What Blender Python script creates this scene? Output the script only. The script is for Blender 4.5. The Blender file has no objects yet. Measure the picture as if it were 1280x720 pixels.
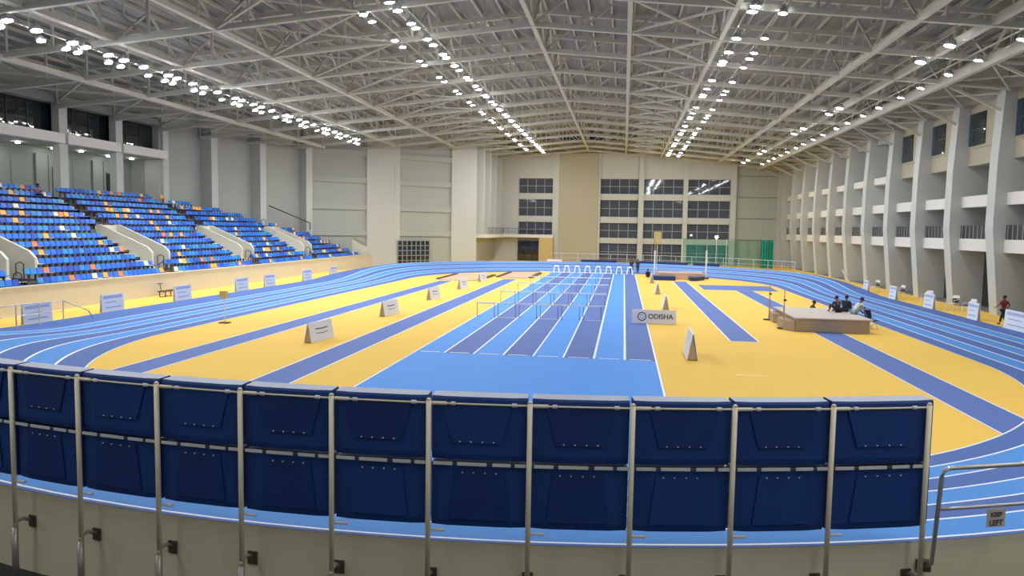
import bpy, bmesh, math, random
from mathutils import Vector, Matrix, Euler
random.seed(7)
PI = math.pi
R = math.radians
scene = bpy.context.scene
col = scene.collection

# ------------------------------------------------------------------ materials
def lin(c):
    c = c / 255.0
    return c / 12.92 if c <= 0.04045 else ((c + 0.055) / 1.055) ** 2.4

def mat(name, rgb, rough=0.6, metal=0.0, var=0.08, scale=3.0, emit=None, alpha=None, bump=0.0, spec=0.5):
    m = bpy.data.materials.new(name)
    m.use_nodes = True
    nt = m.node_tree
    b = nt.nodes['Principled BSDF']
    c = [lin(v) for v in rgb]
    b.inputs['Roughness'].default_value = rough
    b.inputs['Metallic'].default_value = metal
    b.inputs['Specular IOR Level'].default_value = spec
    tc = nt.nodes.new('ShaderNodeTexCoord')
    nz = nt.nodes.new('ShaderNodeTexNoise')
    nz.inputs['Scale'].default_value = scale
    nz.inputs['Detail'].default_value = 4
    nt.links.new(tc.outputs['Object'], nz.inputs['Vector'])
    mx = nt.nodes.new('ShaderNodeMix')
    mx.data_type = 'RGBA'
    mx.inputs[6].default_value = tuple(v * (1 - var) for v in c) + (1,)
    mx.inputs[7].default_value = tuple(min(1, v * (1 + var)) for v in c) + (1,)
    nt.links.new(nz.outputs['Fac'], mx.inputs[0])
    nt.links.new(mx.outputs[2], b.inputs['Base Color'])
    if emit:
        b.inputs['Emission Color'].default_value = (lin(emit[0]), lin(emit[1]), lin(emit[2]), 1)
        b.inputs['Emission Strength'].default_value = emit[3]
    if alpha is not None:
        b.inputs['Alpha'].default_value = alpha
    if bump:
        bp = nt.nodes.new('ShaderNodeBump')
        bp.inputs['Strength'].default_value = bump
        nt.links.new(nz.outputs['Fac'], bp.inputs['Height'])
        nt.links.new(bp.outputs['Normal'], b.inputs['Normal'])
    return m

M = dict(
    yellow=mat('yellow_floor', (240, 196, 92), 0.75, var=0.05, scale=0.25, spec=0.15),
    blue=mat('track_blue', (88, 152, 230), 0.7, var=0.04, scale=0.6, spec=0.2),
    slate=mat('track_slate', (92, 116, 178), 0.7, var=0.05, scale=0.6, spec=0.2),
    oblue=mat('oval_blue', (80, 143, 212), 0.7, var=0.04, scale=0.6, spec=0.2),
    oslate=mat('oval_slate', (78, 108, 170), 0.7, var=0.05, scale=0.6, spec=0.2),
    line=mat('line_white', (238, 240, 244), 0.5, var=0.02),
    tape=mat('floor_tape', (246, 210, 130), 0.7),
    pink=mat('pit_cover', (205, 168, 140), 0.8, var=0.1, scale=1),
    kerb=mat('pit_kerb_brown', (92, 62, 40), 0.8),
    wall=mat('wall_cream', (170, 174, 166), 0.8, var=0.03, scale=0.3),
    wallwarm=mat('wall_warm', (176, 170, 146), 0.8, var=0.03, scale=0.3),
    groove=mat('wall_groove', (120, 116, 104), 0.9),
    column=mat('column_cream', (192, 194, 188), 0.8, var=0.03, scale=0.3),
    slab=mat('slab_white', (222, 219, 210), 0.75, var=0.03, scale=0.4),
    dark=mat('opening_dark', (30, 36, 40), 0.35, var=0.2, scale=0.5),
    glass=mat('window_glass_dark', (34, 42, 46), 0.03, var=0.2, scale=0.6, spec=0.8),
    glassblue=mat('window_glass_blue', (44, 66, 84), 0.1, var=0.2, scale=0.6),
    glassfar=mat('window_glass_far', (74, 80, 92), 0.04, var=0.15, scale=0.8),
    mull=mat('mullion_grey', (150, 152, 150), 0.5),
    steel=mat('roof_steel', (196, 196, 184), 0.5, var=0.05),
    deck=mat('roof_deck', (138, 140, 138), 0.7, var=0.12, scale=0.35),
    bank=mat('bank_wall', (216, 204, 174), 0.75, var=0.05, scale=0.8),
    standwall=mat('stand_wall', (208, 200, 178), 0.8, var=0.04, scale=0.5),
    concrete=mat('stand_concrete', (112, 110, 108), 0.85, var=0.06, scale=1),
    parapet=mat('parapet_white', (214, 210, 192), 0.8, var=0.03),
    lower=mat('lower_floor', (26, 34, 42), 0.5, var=0.1),
    grey=mat('grey_floor', (120, 118, 112), 0.7),
    navy=mat('pad_navy', (14, 58, 124), 0.55, var=0.12, scale=2.0, bump=0.12),
    navyd=mat('pad_navy_dark', (12, 48, 108), 0.55, var=0.12, scale=2.0),
    padtop=mat('pad_top_grey', (176, 180, 196), 0.6),
    post=mat('post_steel', (226, 212, 184), 0.4, 0.0, var=0.06, scale=3),
    brass=mat('bracket_steel', (160, 154, 142), 0.3, 0.4),
    plate=mat('wall_plate', (96, 88, 76), 0.5, 0.5),
    strap=mat('strap_grey', (206, 206, 200), 0.6),
    tube=mat('handrail_tube', (180, 178, 170), 0.28, 0.5, var=0.05),
    drail=mat('dark_rail', (66, 68, 70), 0.5, 0.3),
    board=mat('board_white', (226, 229, 238), 0.55, var=0.03),
    boardend=mat('board_end', (178, 158, 132), 0.7),
    ink=mat('board_ink', (70, 76, 84), 0.6),
    inkb=mat('board_ink_blue', (168, 180, 210), 0.6),
    red=mat('red_tip', (196, 62, 58), 0.6),
    mattop=mat('mat_cover', (196, 184, 174), 0.8, var=0.05, scale=2),
    matside=mat('mat_side', (160, 142, 122), 0.8, var=0.1, scale=2, bump=0.2),
    pole=mat('pole_white', (226, 224, 218), 0.4),
    polet=mat('pole_tan', (176, 146, 112), 0.5),
    net=mat('green_net', (20, 142, 128), 0.8, alpha=0.42, var=0.15, scale=2),
    netd=mat('green_net_folded', (16, 150, 128), 0.8, alpha=0.95, var=0.15, scale=2),
    housing=mat('lamp_housing', (150, 150, 150), 0.5, 0.3),
    lens=mat('lamp_lens', (255, 255, 255), 0.4, emit=(246, 250, 255, 130.0)),
    lensw=mat('lamp_lens_far', (255, 255, 255), 0.4, emit=(255, 252, 245, 25.0)),
    room=mat('room_wall', (150, 158, 152), 0.7),
    seat_b=mat('seat_blue', (14, 108, 210), 0.4, var=0.12, scale=1.2),
    seat_n=mat('seat_deep_blue', (18, 78, 180), 0.4, var=0.12, scale=1.2),
    seat_t=mat('seat_sky_blue', (34, 138, 200), 0.4, var=0.1, scale=1.2),
    seat_y=mat('seat_yellow', (244, 176, 60), 0.4),
    seat_c=mat('seat_cream', (236, 222, 190), 0.4),
    seat_o=mat('seat_orange', (232, 130, 70), 0.4),
    hleg=mat('hurdle_leg', (132, 116, 122), 0.5),
    leg=mat('dark_leg', (96, 82, 84), 0.5),
    skin=mat('skin_brown', (122, 82, 60), 0.6),
    hair=mat('hair_black', (22, 20, 22), 0.6),
    c_red=mat('cloth_red', (128, 30, 48), 0.8),
    c_black=mat('cloth_black', (28, 28, 34), 0.8),
    c_dark=mat('cloth_charcoal', (44, 44, 50), 0.8),
    c_white=mat('cloth_white', (214, 214, 206), 0.8),
    c_navy=mat('cloth_navy', (26, 34, 62), 0.8),
    c_teal=mat('cloth_grey_teal', (138, 158, 160), 0.8),
    c_olive=mat('cloth_olive', (86, 78, 50), 0.8),
    c_pink=mat('cloth_pink', (208, 150, 150), 0.8),
    shoe=mat('shoe_dark', (36, 36, 40), 0.6),
    plastic=mat('chair_white', (226, 220, 216), 0.45),
    black=mat('speaker_black', (16, 16, 18), 0.5),
    tan=mat('booth_tan', (196, 174, 118), 0.8),
)

# ------------------------------------------------------------------ mesh builder
class MB:
    def __init__(s):
        s.v = []; s.f = []; s.m = []; s.mats = []
    def mi(s, m):
        if m not in s.mats: s.mats.append(m)
        return s.mats.index(m)
    def poly(s, pts, m):
        n = len(s.v); s.v += [tuple(p) for p in pts]
        s.f.append(tuple(range(n, n + len(pts)))); s.m.append(s.mi(m))
    def box(s, x0, x1, y0, y1, z0, z1, m):
        s.hexa([(x0, y0, z0), (x1, y0, z0), (x1, y1, z0), (x0, y1, z0), (x0, y0, z1), (x1, y0, z1), (x1, y1, z1), (x0, y1, z1)], m)
    def hexa(s, p, m):
        n = len(s.v); s.v += [tuple(q) for q in p]; k = s.mi(m)
        for f in ((3, 2, 1, 0), (4, 5, 6, 7), (0, 1, 5, 4), (1, 2, 6, 5), (2, 3, 7, 6), (3, 0, 4, 7)):
            s.f.append(tuple(n + i for i in f)); s.m.append(k)
    def bar(s, a, b, w, h, m):
        a = Vector(a); b = Vector(b); d = (b - a).normalized()
        up = Vector((0, 0, 1)) if abs(d.z) < 0.98 else Vector((0, 1, 0))
        r = d.cross(up).normalized() * w / 2; u = r.cross(d).normalized() * h / 2
        s.hexa([a - r - u, a + r - u, b + r - u, b - r - u, a - r + u, a + r + u, b + r + u, b - r + u], m)
    def tube(s, pts, r, m, n=8, cap=True):
        pts = [Vector(p) for p in pts]; k = s.mi(m); rings = []
        rr = r if isinstance(r, (list, tuple)) else [r] * len(pts)
        for i, p in enumerate(pts):
            if i == 0: d = pts[1] - p
            elif i == len(pts) - 1: d = p - pts[i - 1]
            else: d = (pts[i + 1] - p).normalized() + (p - pts[i - 1]).normalized()
            d.normalize()
            up = Vector((0, 0, 1)) if abs(d.z) < 0.95 else Vector((0, 1, 0))
            a = d.cross(up).normalized(); b = a.cross(d)
            n0 = len(s.v)
            for j in range(n):
                t = 2 * PI * j / n
                s.v.append(tuple(p + a * math.cos(t) * rr[i] + b * math.sin(t) * rr[i]))
            rings.append(n0)
        for i in range(len(rings) - 1):
            for j in range(n):
                j2 = (j + 1) % n
                s.f.append((rings[i] + j, rings[i] + j2, rings[i + 1] + j2, rings[i + 1] + j)); s.m.append(k)
        if cap:
            s.f.append(tuple(rings[0] + j for j in range(n))); s.m.append(k)
            s.f.append(tuple(rings[-1] + j for j in range(n))[::-1]); s.m.append(k)
    def prism(s, pts, off, m):            # planar outline extruded by the vector off
        off = Vector(off); a = [Vector(p) for p in pts]; b = [p + off for p in a]; n = len(a)
        s.poly(a[::-1], m); s.poly(b, m)
        for i in range(n):
            s.poly([a[i], a[(i + 1) % n], b[(i + 1) % n], b[i]], m)
    def grid(s, rows, mfun):
        n = len(s.v); c = len(rows[0])
        for r_ in rows: s.v += [tuple(p) for p in r_]
        for i in range(len(rows) - 1):
            for j in range(c - 1):
                s.f.append((n + i * c + j, n + i * c + j + 1, n + (i + 1) * c + j + 1, n + (i + 1) * c + j)); s.m.append(s.mi(mfun(j)))
    def build(s, name, parent=None, smooth=False):
        me = bpy.data.meshes.new(name); me.from_pydata(s.v, [], s.f)
        for m in s.mats: me.materials.append(m)
        me.polygons.foreach_set('material_index', s.m)
        if smooth: me.polygons.foreach_set('use_smooth', [True] * len(s.f))
        me.validate(); me.update()
        bm = bmesh.new(); bm.from_mesh(me); bmesh.ops.recalc_face_normals(bm, faces=bm.faces); bm.to_mesh(me); bm.free()
        o = bpy.data.objects.new(name, me); col.objects.link(o)
        if parent: o.parent = parent
        return o

def text_mesh(body, size, extrude, offset, align, mt, parent):
    cu = bpy.data.curves.new('lettering', 'FONT'); cu.body = body; cu.size = size; cu.extrude = extrude; cu.offset = offset; cu.align_x = align
    t = bpy.data.objects.new('lettering_src', cu); col.objects.link(t)
    bpy.context.view_layer.update()
    me = bpy.data.meshes.new_from_object(t.evaluated_get(bpy.context.evaluated_depsgraph_get()))
    bpy.data.objects.remove(t); me.name = 'lettering'; me.materials.clear(); me.materials.append(mt)
    o = bpy.data.objects.new('lettering', me); col.objects.link(o); o.parent = parent
    return o
def empty(name, loc=(0, 0, 0), rz=0.0):
    o = bpy.data.objects.new(name, None); col.objects.link(o)
    o.location = loc; o.rotation_euler = (0, 0, rz); o.empty_display_size = 0.3
    return o
def tag(o, label, cat, group=None):
    o['label'] = label; o['category'] = cat
    if group: o['group'] = group
    return o
def struct(o):
    o['kind'] = 'structure'; return o
def copy_tree(o, parent=None):
    c = o.copy(); col.objects.link(c); c.parent = parent
    for ch in list(o.children): copy_tree(ch, c)
    return c
ORD = ['first', 'second', 'third', 'fourth', 'fifth', 'sixth', 'seventh', 'eighth', 'ninth', 'tenth', 'eleventh', 'twelfth', 'thirteenth',
       'fourteenth', 'fifteenth', 'sixteenth', 'seventeenth', 'eighteenth', 'nineteenth', 'twentieth']
TENS = {2: 'twenty', 3: 'thirty', 4: 'forty', 5: 'fifty', 6: 'sixty'}
def ordw(i):
    if i < 20: return ORD[i]
    n = i + 1; t, u = divmod(n, 10)
    return TENS[t] + ('-' + ORD[u - 1] if u else 'th').replace('yth', 'ieth') if u else TENS[t][:-1] + 'ieth'

# ------------------------------------------------------------------ dimensions
MOD = 6.75
def YK(k): return 54.75 + MOD * k
CX, YA, YB, RI = -3.3, 33.0, 74.5, 17.8
LANE = 0.93
W = 5.7
XL, XR = CX - RI, CX + RI
FAR = 123.0
XW = 24.4

# ------------------------------------------------------------------ floor
def floor_poly():
    pts = [(-33, 30), (XL, 30)]
    for i in range(0, 33):
        a = PI + PI * i / 32
        pts.append((CX + RI * math.cos(a), YA + RI * math.sin(a)))
    pts += [(XR, 30), (34, 30), (34, FAR + .5), (-33, FAR + .5)]
    return pts
m = MB(); m.poly([(x, y, 0) for x, y in floor_poly()], M['yellow'])
struct(m.build('floor'))
m = MB(); m.box(-60, 45, -12, 31, -0.45, -0.25, M['lower']); struct(m.build('floor_lower'))
m = MB(); m.box(24.6, 34, 20, FAR, 0.0, 0.03, M['grey']); struct(m.build('floor_gallery'))

# ------------------------------------------------------------------ oval track with banked bends
def sstep(t):
    t = max(0, min(1, t)); return t * t * (3 - 2 * t)
def bankf(y, a=None):
    if y <= 40: return sstep((33.5 - y) / 10.0)
    if y >= 62: return sstep((y - 66) / 18.0)
    return 0.0
path = []
for i in range(0, 24): path.append((XR, YA + (YB - YA) * i / 24, 1, 0))
for i in range(0, 72): a = PI * i / 72; path.append((CX + RI * math.cos(a), YB + RI * math.sin(a), math.cos(a), math.sin(a)))
for i in range(0, 24): path.append((XL, YB - (YB - YA) * i / 24, -1, 0))
for i in range(0, 96): a = PI + PI * i / 96; path.append((CX + RI * math.cos(a), YA + RI * math.sin(a), math.cos(a), math.sin(a)))
path.append(path[0])
TAN = math.tan(R(10))
us = [(-0.05, None)]
stripm = []
u = 0.0
edges = [-0.05, 0.0]; stripm = ['line']
for L in range(6):
    edges.append(0.0 + LANE * (L + 1) - 0.075); stripm.append('oslate' if L % 2 == 0 else 'oblue')
    edges.append(0.0 + LANE * (L + 1)); stripm.append('line')
edges.append(W); stripm.append('oslate')
def track_pt(p, u):
    x, y, nx, ny = p
    b = bankf(y + ny * 2.0)
    return (x + nx * u, y + ny * u, 0.012 + max(0, u) * TAN * b)
rows = []
for p in path:
    row = [track_pt(p, u) for u in edges]
    b = bankf(p[1] + p[3] * 2)
    ext = (2.2 if p[2] < 0 else 1.25) * (1 - sstep(max(0, p[1] - (YB - 5) if p[1] > 50 else YA - p[1]) / (14.0 if p[1] > 50 else 9.0)))
    o = track_pt(p, W)
    row.append((o[0] + p[2] * (ext + 0.001), o[1] + p[3] * (ext + 0.001), 0.012 + (o[2] - 0.012)))
    rows.append(row)
m = MB(); m.grid(rows, lambda j: M[(stripm + ['oslate'])[j]])
trk = m.build('running_track')
tag(trk, 'blue and slate six-lane oval running track with banked bends around the yellow floor', 'running track')
# retaining walls at the outside of the bends
def bank_wall(name, sel, zlow):
    m = MB()
    rws = [(p, row[-1]) for p, row in list(zip(path, rows))[1:] if sel(p)]
    a = []; b = []
    for p, q in rws:
        a.append((q[0], q[1], q[2] - 0.004)); b.append((q[0] + p[2] * 0.02, q[1] + p[3] * 0.02, zlow))
    m.grid([b, a], lambda j: M['bank'])
    return struct(m.build(name))
bank_wall('wall_bend_near', lambda p: p[1] < 36.5 and p[3] <= 0 and not (p[2] == 1 and p[3] == 0 and p[1] > YA), -0.3)
bank_wall('wall_bend_far', lambda p: p[1] > 71 and p[3] > 0, 0.0)

# ------------------------------------------------------------------ sprint straight
SX0, SW, SY0, SY1 = -8.4, 1.225, 30.2, 90.6
m = MB()
def flat(m, x0, x1, y0, y1, z, mt): m.poly([(x0, y0, z), (x1, y0, z), (x1, y1, z), (x0, y1, z)], mt)
SXE = SX0 + 8 * SW
def inner_y(x, far, pad=0.1):
    h = math.sqrt(max(0, (RI - pad) ** 2 - (x - CX) ** 2))
    return (YB + h) if far else (YA - h)
m.poly([(SX0, inner_y(SX0, False), .006)] + [(SX0 + (SXE - SX0) * i / 12, inner_y(SX0 + (SXE - SX0) * i / 12, False), .006) for i in range(1, 13)] + [(SXE, SY0, .006), (SX0, SY0, .006)], M['blue'])
for L in range(8):
    x0 = SX0 + SW * L
    flat(m, x0, x0 + SW, SY0, SY1, .006, M['blue'] if L % 2 == 0 else M['slate'])
    flat(m, x0 + .2, x0 + SW - .2, SY0 + .1, SY0 + .2, .012, M['line'])
m.poly([(SX0, SY1, .006), (SXE, SY1, .006)] + [(SXE - (SXE - SX0) * i / 12, inner_y(SXE - (SXE - SX0) * i / 12, True), .006) for i in range(0, 13)], M['blue'])
for L in range(9):
    x = SX0 + SW * L
    w_ = .035 if L not in (6, 7) else .05
    y0 = inner_y(x, False) if L in (0, 8) else SY0
    flat(m, x - w_, x + w_, y0, SY1, .013, M['line'])
HURD = [43.1, 51.6, 60.1, 68.6, 77.1]
for y in HURD:
    for L in (1, 3, 5): flat(m, SX0 + SW * L, SX0 + SW * (L + 1), y - .05, y + .05, .014, M['line'])
tag(m.build('sprint_straight'), 'eight-lane blue and slate sprint straight down the middle of the yellow floor', 'sprint track')

# ------------------------------------------------------------------ runways
def runway(name, x0, x1, y0, y1, label, close=True):
    m = MB(); ya = y0 if close else inner_y(x0, False, .02); yb = y0 if close else inner_y(x1, False, .02)
    m.poly([(x0, ya, .005), (x1, yb, .005), (x1, y1, .005), (x0, y1, .005)], M['slate'])
    flat(m, x0 - .06, x0, ya, y1, .008, M['line']); flat(m, x1, x1 + .06, yb, y1, .008, M['line'])
    if close: flat(m, x0, x1, y0 - .06, y0, .008, M['line'])
    return tag(m.build(name), label, 'runway')
runway('jump_runway', -17.5, -16.2, inner_y(-17.4, False), 71.5, 'narrow slate blue jump runway nearest the left side of the oval', False)
runway('jump_runway', -12.0, -10.65, inner_y(-12, False), 76.3, 'slate blue jump runway just left of the sprint straight', False)
runway('vault_runway', 5.15, 6.4, 36.8, 79.5, 'slate blue vault runway right of the sprint straight, ending short of the near bend')
runway('jump_runway', 9.95, 11.35, inner_y(10.6, False) + .3, 69.2, 'slate blue runway running under the high jump mat to the near bend', False)
m = MB(); m.poly([(7.2, 69.2, .01), (13.6, 69.2, .01), (13.9, 75.5, .01), (7.2, 75.2, .01)], M['slate'])
tag(m.build('high_jump_apron'), 'slate blue crosswise apron at the far end of the right runway', 'apron')
m = MB(); flat(m, 4.15, 5.2, 27.9, 28.15, .007, M['tape'])
tag(m.build('floor_tape'), 'faint pale tape strip on the yellow floor in front of the near A-frame board', 'tape')
# sand pits
for (x0, x1, y0, y1, lab) in ((-18.1, -13.9, 72.2, 82.3, 'covered pinkish sand pit with brown kerbs at the end of the leftmost runway'),
                              (-13.0, -9.5, 77.6, 88.2, 'covered pinkish sand pit with brown kerbs just left of the sprint lanes far end')):
    r = empty('sand_pit', ((x0 + x1) / 2, y0, 0)); tag(r, lab, 'sand pit')
    w2 = (x1 - x0) / 2; L = y1 - y0
    m = MB(); m.box(-w2 + .3, w2 - .3, .2, L - .2, 0, .08, M['pink']); m.build('pit_cover', r)
    for sx in (-1, 1):
        m = MB(); m.box(sx * w2 - .22, sx * w2 + .22, 1.2, L - .6, 0, .12, M['kerb']); m.build('kerb', r)

# ------------------------------------------------------------------ hurdles
def make_hurdle():
    r = empty('hurdle')
    m = MB(); m.box(-.58, .58, -.035, .035, .77, .85, M['line']); m.build('crossbar', r)
    for sx in (-1, 1):
        m = MB(); m.tube([(sx * .5, 0, .02), (sx * .5, 0, .8)], .018, M['hleg'], 6)
        m.build('upright', r)
        m = MB(); m.tube([(sx * .5, 0, .03), (sx * .5, .65, .03)], .022, M['hleg'], 6)
        m.build('foot', r)
    return r
hp = make_hurdle(); first = True
for j, y in enumerate(HURD):
    for L in range(6):
        h = hp if first else copy_tree(hp); first = False
        h.location = (SX0 + SW * (L + .5), y, .013)
        rowname = ['nearest hurdle row', 'second hurdle row from the camera', 'middle hurdle row', 'fourth hurdle row from the camera', 'farthest hurdle row'][j]
        tag(h, 'white-barred hurdle in the %s sprint lane from the left, %s' % (ORD[L], rowname), 'hurdle', 'hurdles on the sprint straight')
# lane markers at the far end
def make_marker():
    m = MB()
    for sy in (-1, 1):
        a = [(-.42, sy * .3, 0), (-.26, sy * .3, 0), (-.17, sy * .08, .72), (.17, sy * .08, .72), (.26, sy * .3, 0), (.42, sy * .3, 0), (.24, sy * .04, .92), (-.24, sy * .04, .92)]
        m.prism(a, (0, -sy * .03, 0), M['line'])
    m.box(-.2, .2, -.05, .05, .88, .93, M['line'])
    return m.build('lane_marker')
mk = make_marker()
for L in range(8):
    c = mk if L == 0 else mk.copy()
    if L: col.objects.link(c)
    c.location = (SX0 + SW * (L + .5), 89.8, .013)
    tag(c, 'white starting marker standing in the %s sprint lane from the left' % ORD[L], 'lane marker', 'white markers at the far end of the sprint lanes')

# ------------------------------------------------------------------ A-frame boards
def a_board(x, y, L, h, rz, label, style='lines', base=.45, group=None, name='advertising_board'):
    r = empty(name, (x, y, 0.012), rz); tag(r, label, 'advertising board', group)
    for s in (-1, 1):
        m = MB()
        m.hexa([(-L / 2, s * base / 2, 0), (L / 2, s * base / 2, 0), (L / 2, s * (base / 2 - .03), 0), (-L / 2, s * (base / 2 - .03), 0),
                (-L / 2, s * .035, h), (L / 2, s * .035, h), (L / 2, s * .005, h), (-L / 2, s * .005, h)], M['board'])
        m.build('panel', r)
    for s in (-1, 1):
        m = MB()
        m.prism([(s * (L / 2 - .06), -base / 2 + .05, .02), (s * (L / 2 - .06), base / 2 - .05, .02), (s * (L / 2 - .06), 0, h - .1)], (s * .02, 0, 0), M['boardend'])
        m.build('end_cap', r)
    # printed marks on the face towards -y (local)
    def onface(u, z0, z1, w):       # a strip lying on the sloping face
        def P(x_, z_):
            t = z_ / h; return (x_, -(base / 2 * (1 - t) + .035 * t) - .004, z_)
        return [P(u - w / 2, z0), P(u + w / 2, z0), P(u + w / 2, z1), P(u - w / 2, z1)]
    m = MB()
    if style == 'lines':
        n = 14
        for (z, amp, ww) in ((.62 * h, .02, .05), (.42 * h, .035, .03)):
            for i in range(n):
                uu = -L * .26 + L * .52 * i / n; q = amp * math.sin(PI * i / n)
                m.poly(onface(uu + L * .02, z - q, z + ww - q, L * .52 / n * .96), M['ink'])
        m.build('printed_mark', r)
    elif style == 'band':
        m.poly(onface(0, .74 * h, .9 * h, L * .86), M['inkb'])
        m.poly(onface(-L * .1, .5 * h, .56 * h, L * .5), M['inkb'])
        m.poly(onface(0, .2 * h, .27 * h, L * .7), M['inkb'])
        m.build('printed_mark', r)
    elif style == 'odisha':
        for i in range(24):                      # ring emblem
            a0, a1 = 2 * PI * i / 24, 2 * PI * (i + 1) / 24
            def P(rr, a):
                x_ = -.66 + rr * math.cos(a); z_ = .38 + rr * math.sin(a); t = z_ / h
                return (x_, -(base / 2 * (1 - t) + .035 * t) - .004, z_)
            m.poly([P(.19, a0), P(.25, a0), P(.25, a1), P(.19, a1)], M['ink'])
            if i % 3 != 0: m.poly([P(.07, a0), P(.13, a0), P(.13, a1), P(.07, a1)], M['inkb'])
        m.build('round_emblem', r)
        t = text_mesh('ODISHA', .38, .003, .008, 'LEFT', M['ink'], r)
        tilt = math.atan2(base / 2 - .035, h)
        z_ = .27; yy = -(base / 2 * (1 - z_ / h) + .035 * z_ / h) - .006
        t.location = (-.33, yy, z_); t.rotation_euler = (PI / 2 - tilt, 0, 0); t.scale = (.98, 1, 1)
    return r
pos = ['nearest', 'second nearest', 'middle', 'fourth', 'farthest']
for i, (y, L) in enumerate(((32.25, 2.0), (42.6, 2.0), (53.0, 1.9), (63.0, 1.9), (72.0, 1.9))):
    a_board(-13.4, y, L, .86, R(83), 'white A-frame board between the two left runways, %s of the five' % pos[i], 'lines', base=.4, group='boards between the left runways')
for i, (y, L) in enumerate(((31.8, 2.1), (51.3, 1.9), (63.5, 1.9), (76.5, 1.9))):
    a_board(2.85, y, L, 1.05 if i == 0 else .9, R(90), 'white A-frame board seen end-on right of the sprint lanes, %s from the camera' % ORD[i], 'lines', group='boards right of the sprint lanes')
a_board(1.78, 42.7, 2.42, .76, R(0), 'long low white board with round emblem and dark ODISHA lettering across the lane edge', 'odisha', base=.3)
for i, y in enumerate((34.2, 39.9, 47.0, 55.0, 59.7, 67.3, 73.8)):
    a_board(-29.15, y, 1.9, 1.0, R(90), 'pale lavender board beside the left straight, %s from the camera' % ORD[i], 'band', base=.2, group='boards along the left straight')
for i, (y, L) in enumerate(((44.9, 2.9), (50.3, 1.4), (57.2, 1.7), (64.5, 1.5), (71.4, 1.3))):
    a_board(21.5, y, L, 1.05, R(-90), 'pale white board beside the right straight, %s from the camera' % ORD[i], 'band', base=.22, group='boards along the right straight')

# ------------------------------------------------------------------ high jump and vault equipment
r = empty('high_jump_mat', (10.85, 44.2, 0.02)); tag(r, 'large beige covered high jump landing mat on the right runway', 'landing mat')
m = MB(); m.hexa([(-1.85, -2.95, 0), (1.85, -2.95, 0), (1.95, 2.8, 0), (-1.75, 2.8, 0), (-1.8, -2.9, .66), (1.85, -2.9, .66), (1.95, 2.8, .66), (-1.75, 2.8, .66)], M['matside'])
m.build('mat_body', r)
m = MB(); m.box(-1.88, 1.98, -2.98, 2.86, .66, .72, M['mattop']); m.build('mat_top', r)
m = MB()
m.prism([(-1.86, -2.9, 0), (-2.3, -2.2, 0), (-2.3, -.6, 0), (-1.8, -.5, 0)], (0, 0, .5), M['matside'])
m.prism([(-1.8, .6, 0), (-2.25, .9, 0), (-2.2, 2.4, 0), (-1.76, 2.7, 0)], (0, 0, .5), M['matside'])
m.build('side_wedge', r)
for i, (x, y, lab) in enumerate(((8.62, 42.3, 'nearer'), (8.62, 46.4, 'farther'))):
    r = empty('high_jump_stand', (x, y, 0)); tag(r, 'thin tan high jump upright left of the mat, the %s of two' % lab, 'upright')
    m = MB(); m.box(-.3, .3, -.2, .2, 0.005, .07, M['drail']); m.build('base', r)
    m = MB(); m.tube([(0, 0, .06), (0, 0, 1.2)], .04, M['polet'], 8); m.tube([(0, 0, 1.2), (0, 0, 2.1)], .025, M['polet'], 8); m.build('pole', r)
    m = MB(); m.box(-.04, .1, -.05, .05, 1.5, 1.6, M['drail']); m.build('bar_rest', r)
for i, (x, h1, h2, lab) in enumerate(((3.45, 3.0, 4.9, 'left'), (9.0, 3.1, 4.6, 'right'))):
    r = empty('vault_upright', (x, 85.3, 0)); tag(r, 'tall white pole vault upright %s of the far landing mat' % lab, 'upright')
    m = MB(); m.box(-.25, .25, -.6, .6, 0.005, .14, M['drail']); m.build('base', r)
    m = MB(); m.tube([(0, 0, .1), (0, 0, h1)], .085, M['pole'], 8); m.build('pole', r)
    m = MB(); m.tube([(0, 0, h1), (0, 0, h2)], .035, M['polet'], 8); m.build('extension', r)
r = empty('vault_mat', (6.2, 84.0, 0.01)); tag(r, 'low pinkish pole vault landing mat with navy front at the far end', 'landing mat')
m = MB(); m.box(-2.4, 2.4, -1.2, 3.2, 0, .6, M['pink']); m.box(-2.42, 2.42, -1.22, 3.22, .6, .66, mat('vault_mat_top', (186, 160, 150), .8)); m.build('mat_body', r)
m = MB(); m.prism([(-3.3, -3.4, 0), (-.75, -3.4, 0), (-.75, -1.25, 0), (-3.3, -1.0, 0)], (0, 0, .42), M['navyd']); m.build('front_bun', r)
m = MB(); m.prism([(.75, -3.4, 0), (1.3, -3.4, 0), (2.4, -1.3, 0), (.75, -1.25, 0)], (0, 0, .38), M['navyd']); m.build('front_bun', r)
# clock on a mast
r = empty('clock_mast', (3.9, 93.0, .02)); 
r.location = (3.75, 87.0, 0.01)
tag(r, 'tan square display on a thin mast behind the vault mat', 'display')
m = MB(); m.tube([(0, 0, 0), (0, 0, 4.2)], .03, M['pole'], 6); m.build('mast', r)
m = MB(); m.box(-.38, .38, -.05, .05, 3.75, 5.0, M['tan']); m.box(-.42, .42, -.04, .04, 3.7, 5.05, M['polet']); m.build('panel', r)
# thin white sensor post with a tan box, left
r = empty('timing_post', (-20.33, 36.6, .013)); tag(r, 'thin white post with small tan box on the inside edge of the left bend', 'timing post')
m = MB(); m.tube([(0, 0, 0), (0, 0, 1.35)], .035, M['pole'], 6); m.build('post', r)
m = MB(); m.box(-.24, .1, -.12, .12, 1.3, 1.66, M['tan']); m.build('sensor_box', r)
m = MB(); m.box(-.28, .22, -.2, .2, 0, .04, M['kerb']); m.build('base', r)
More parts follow.
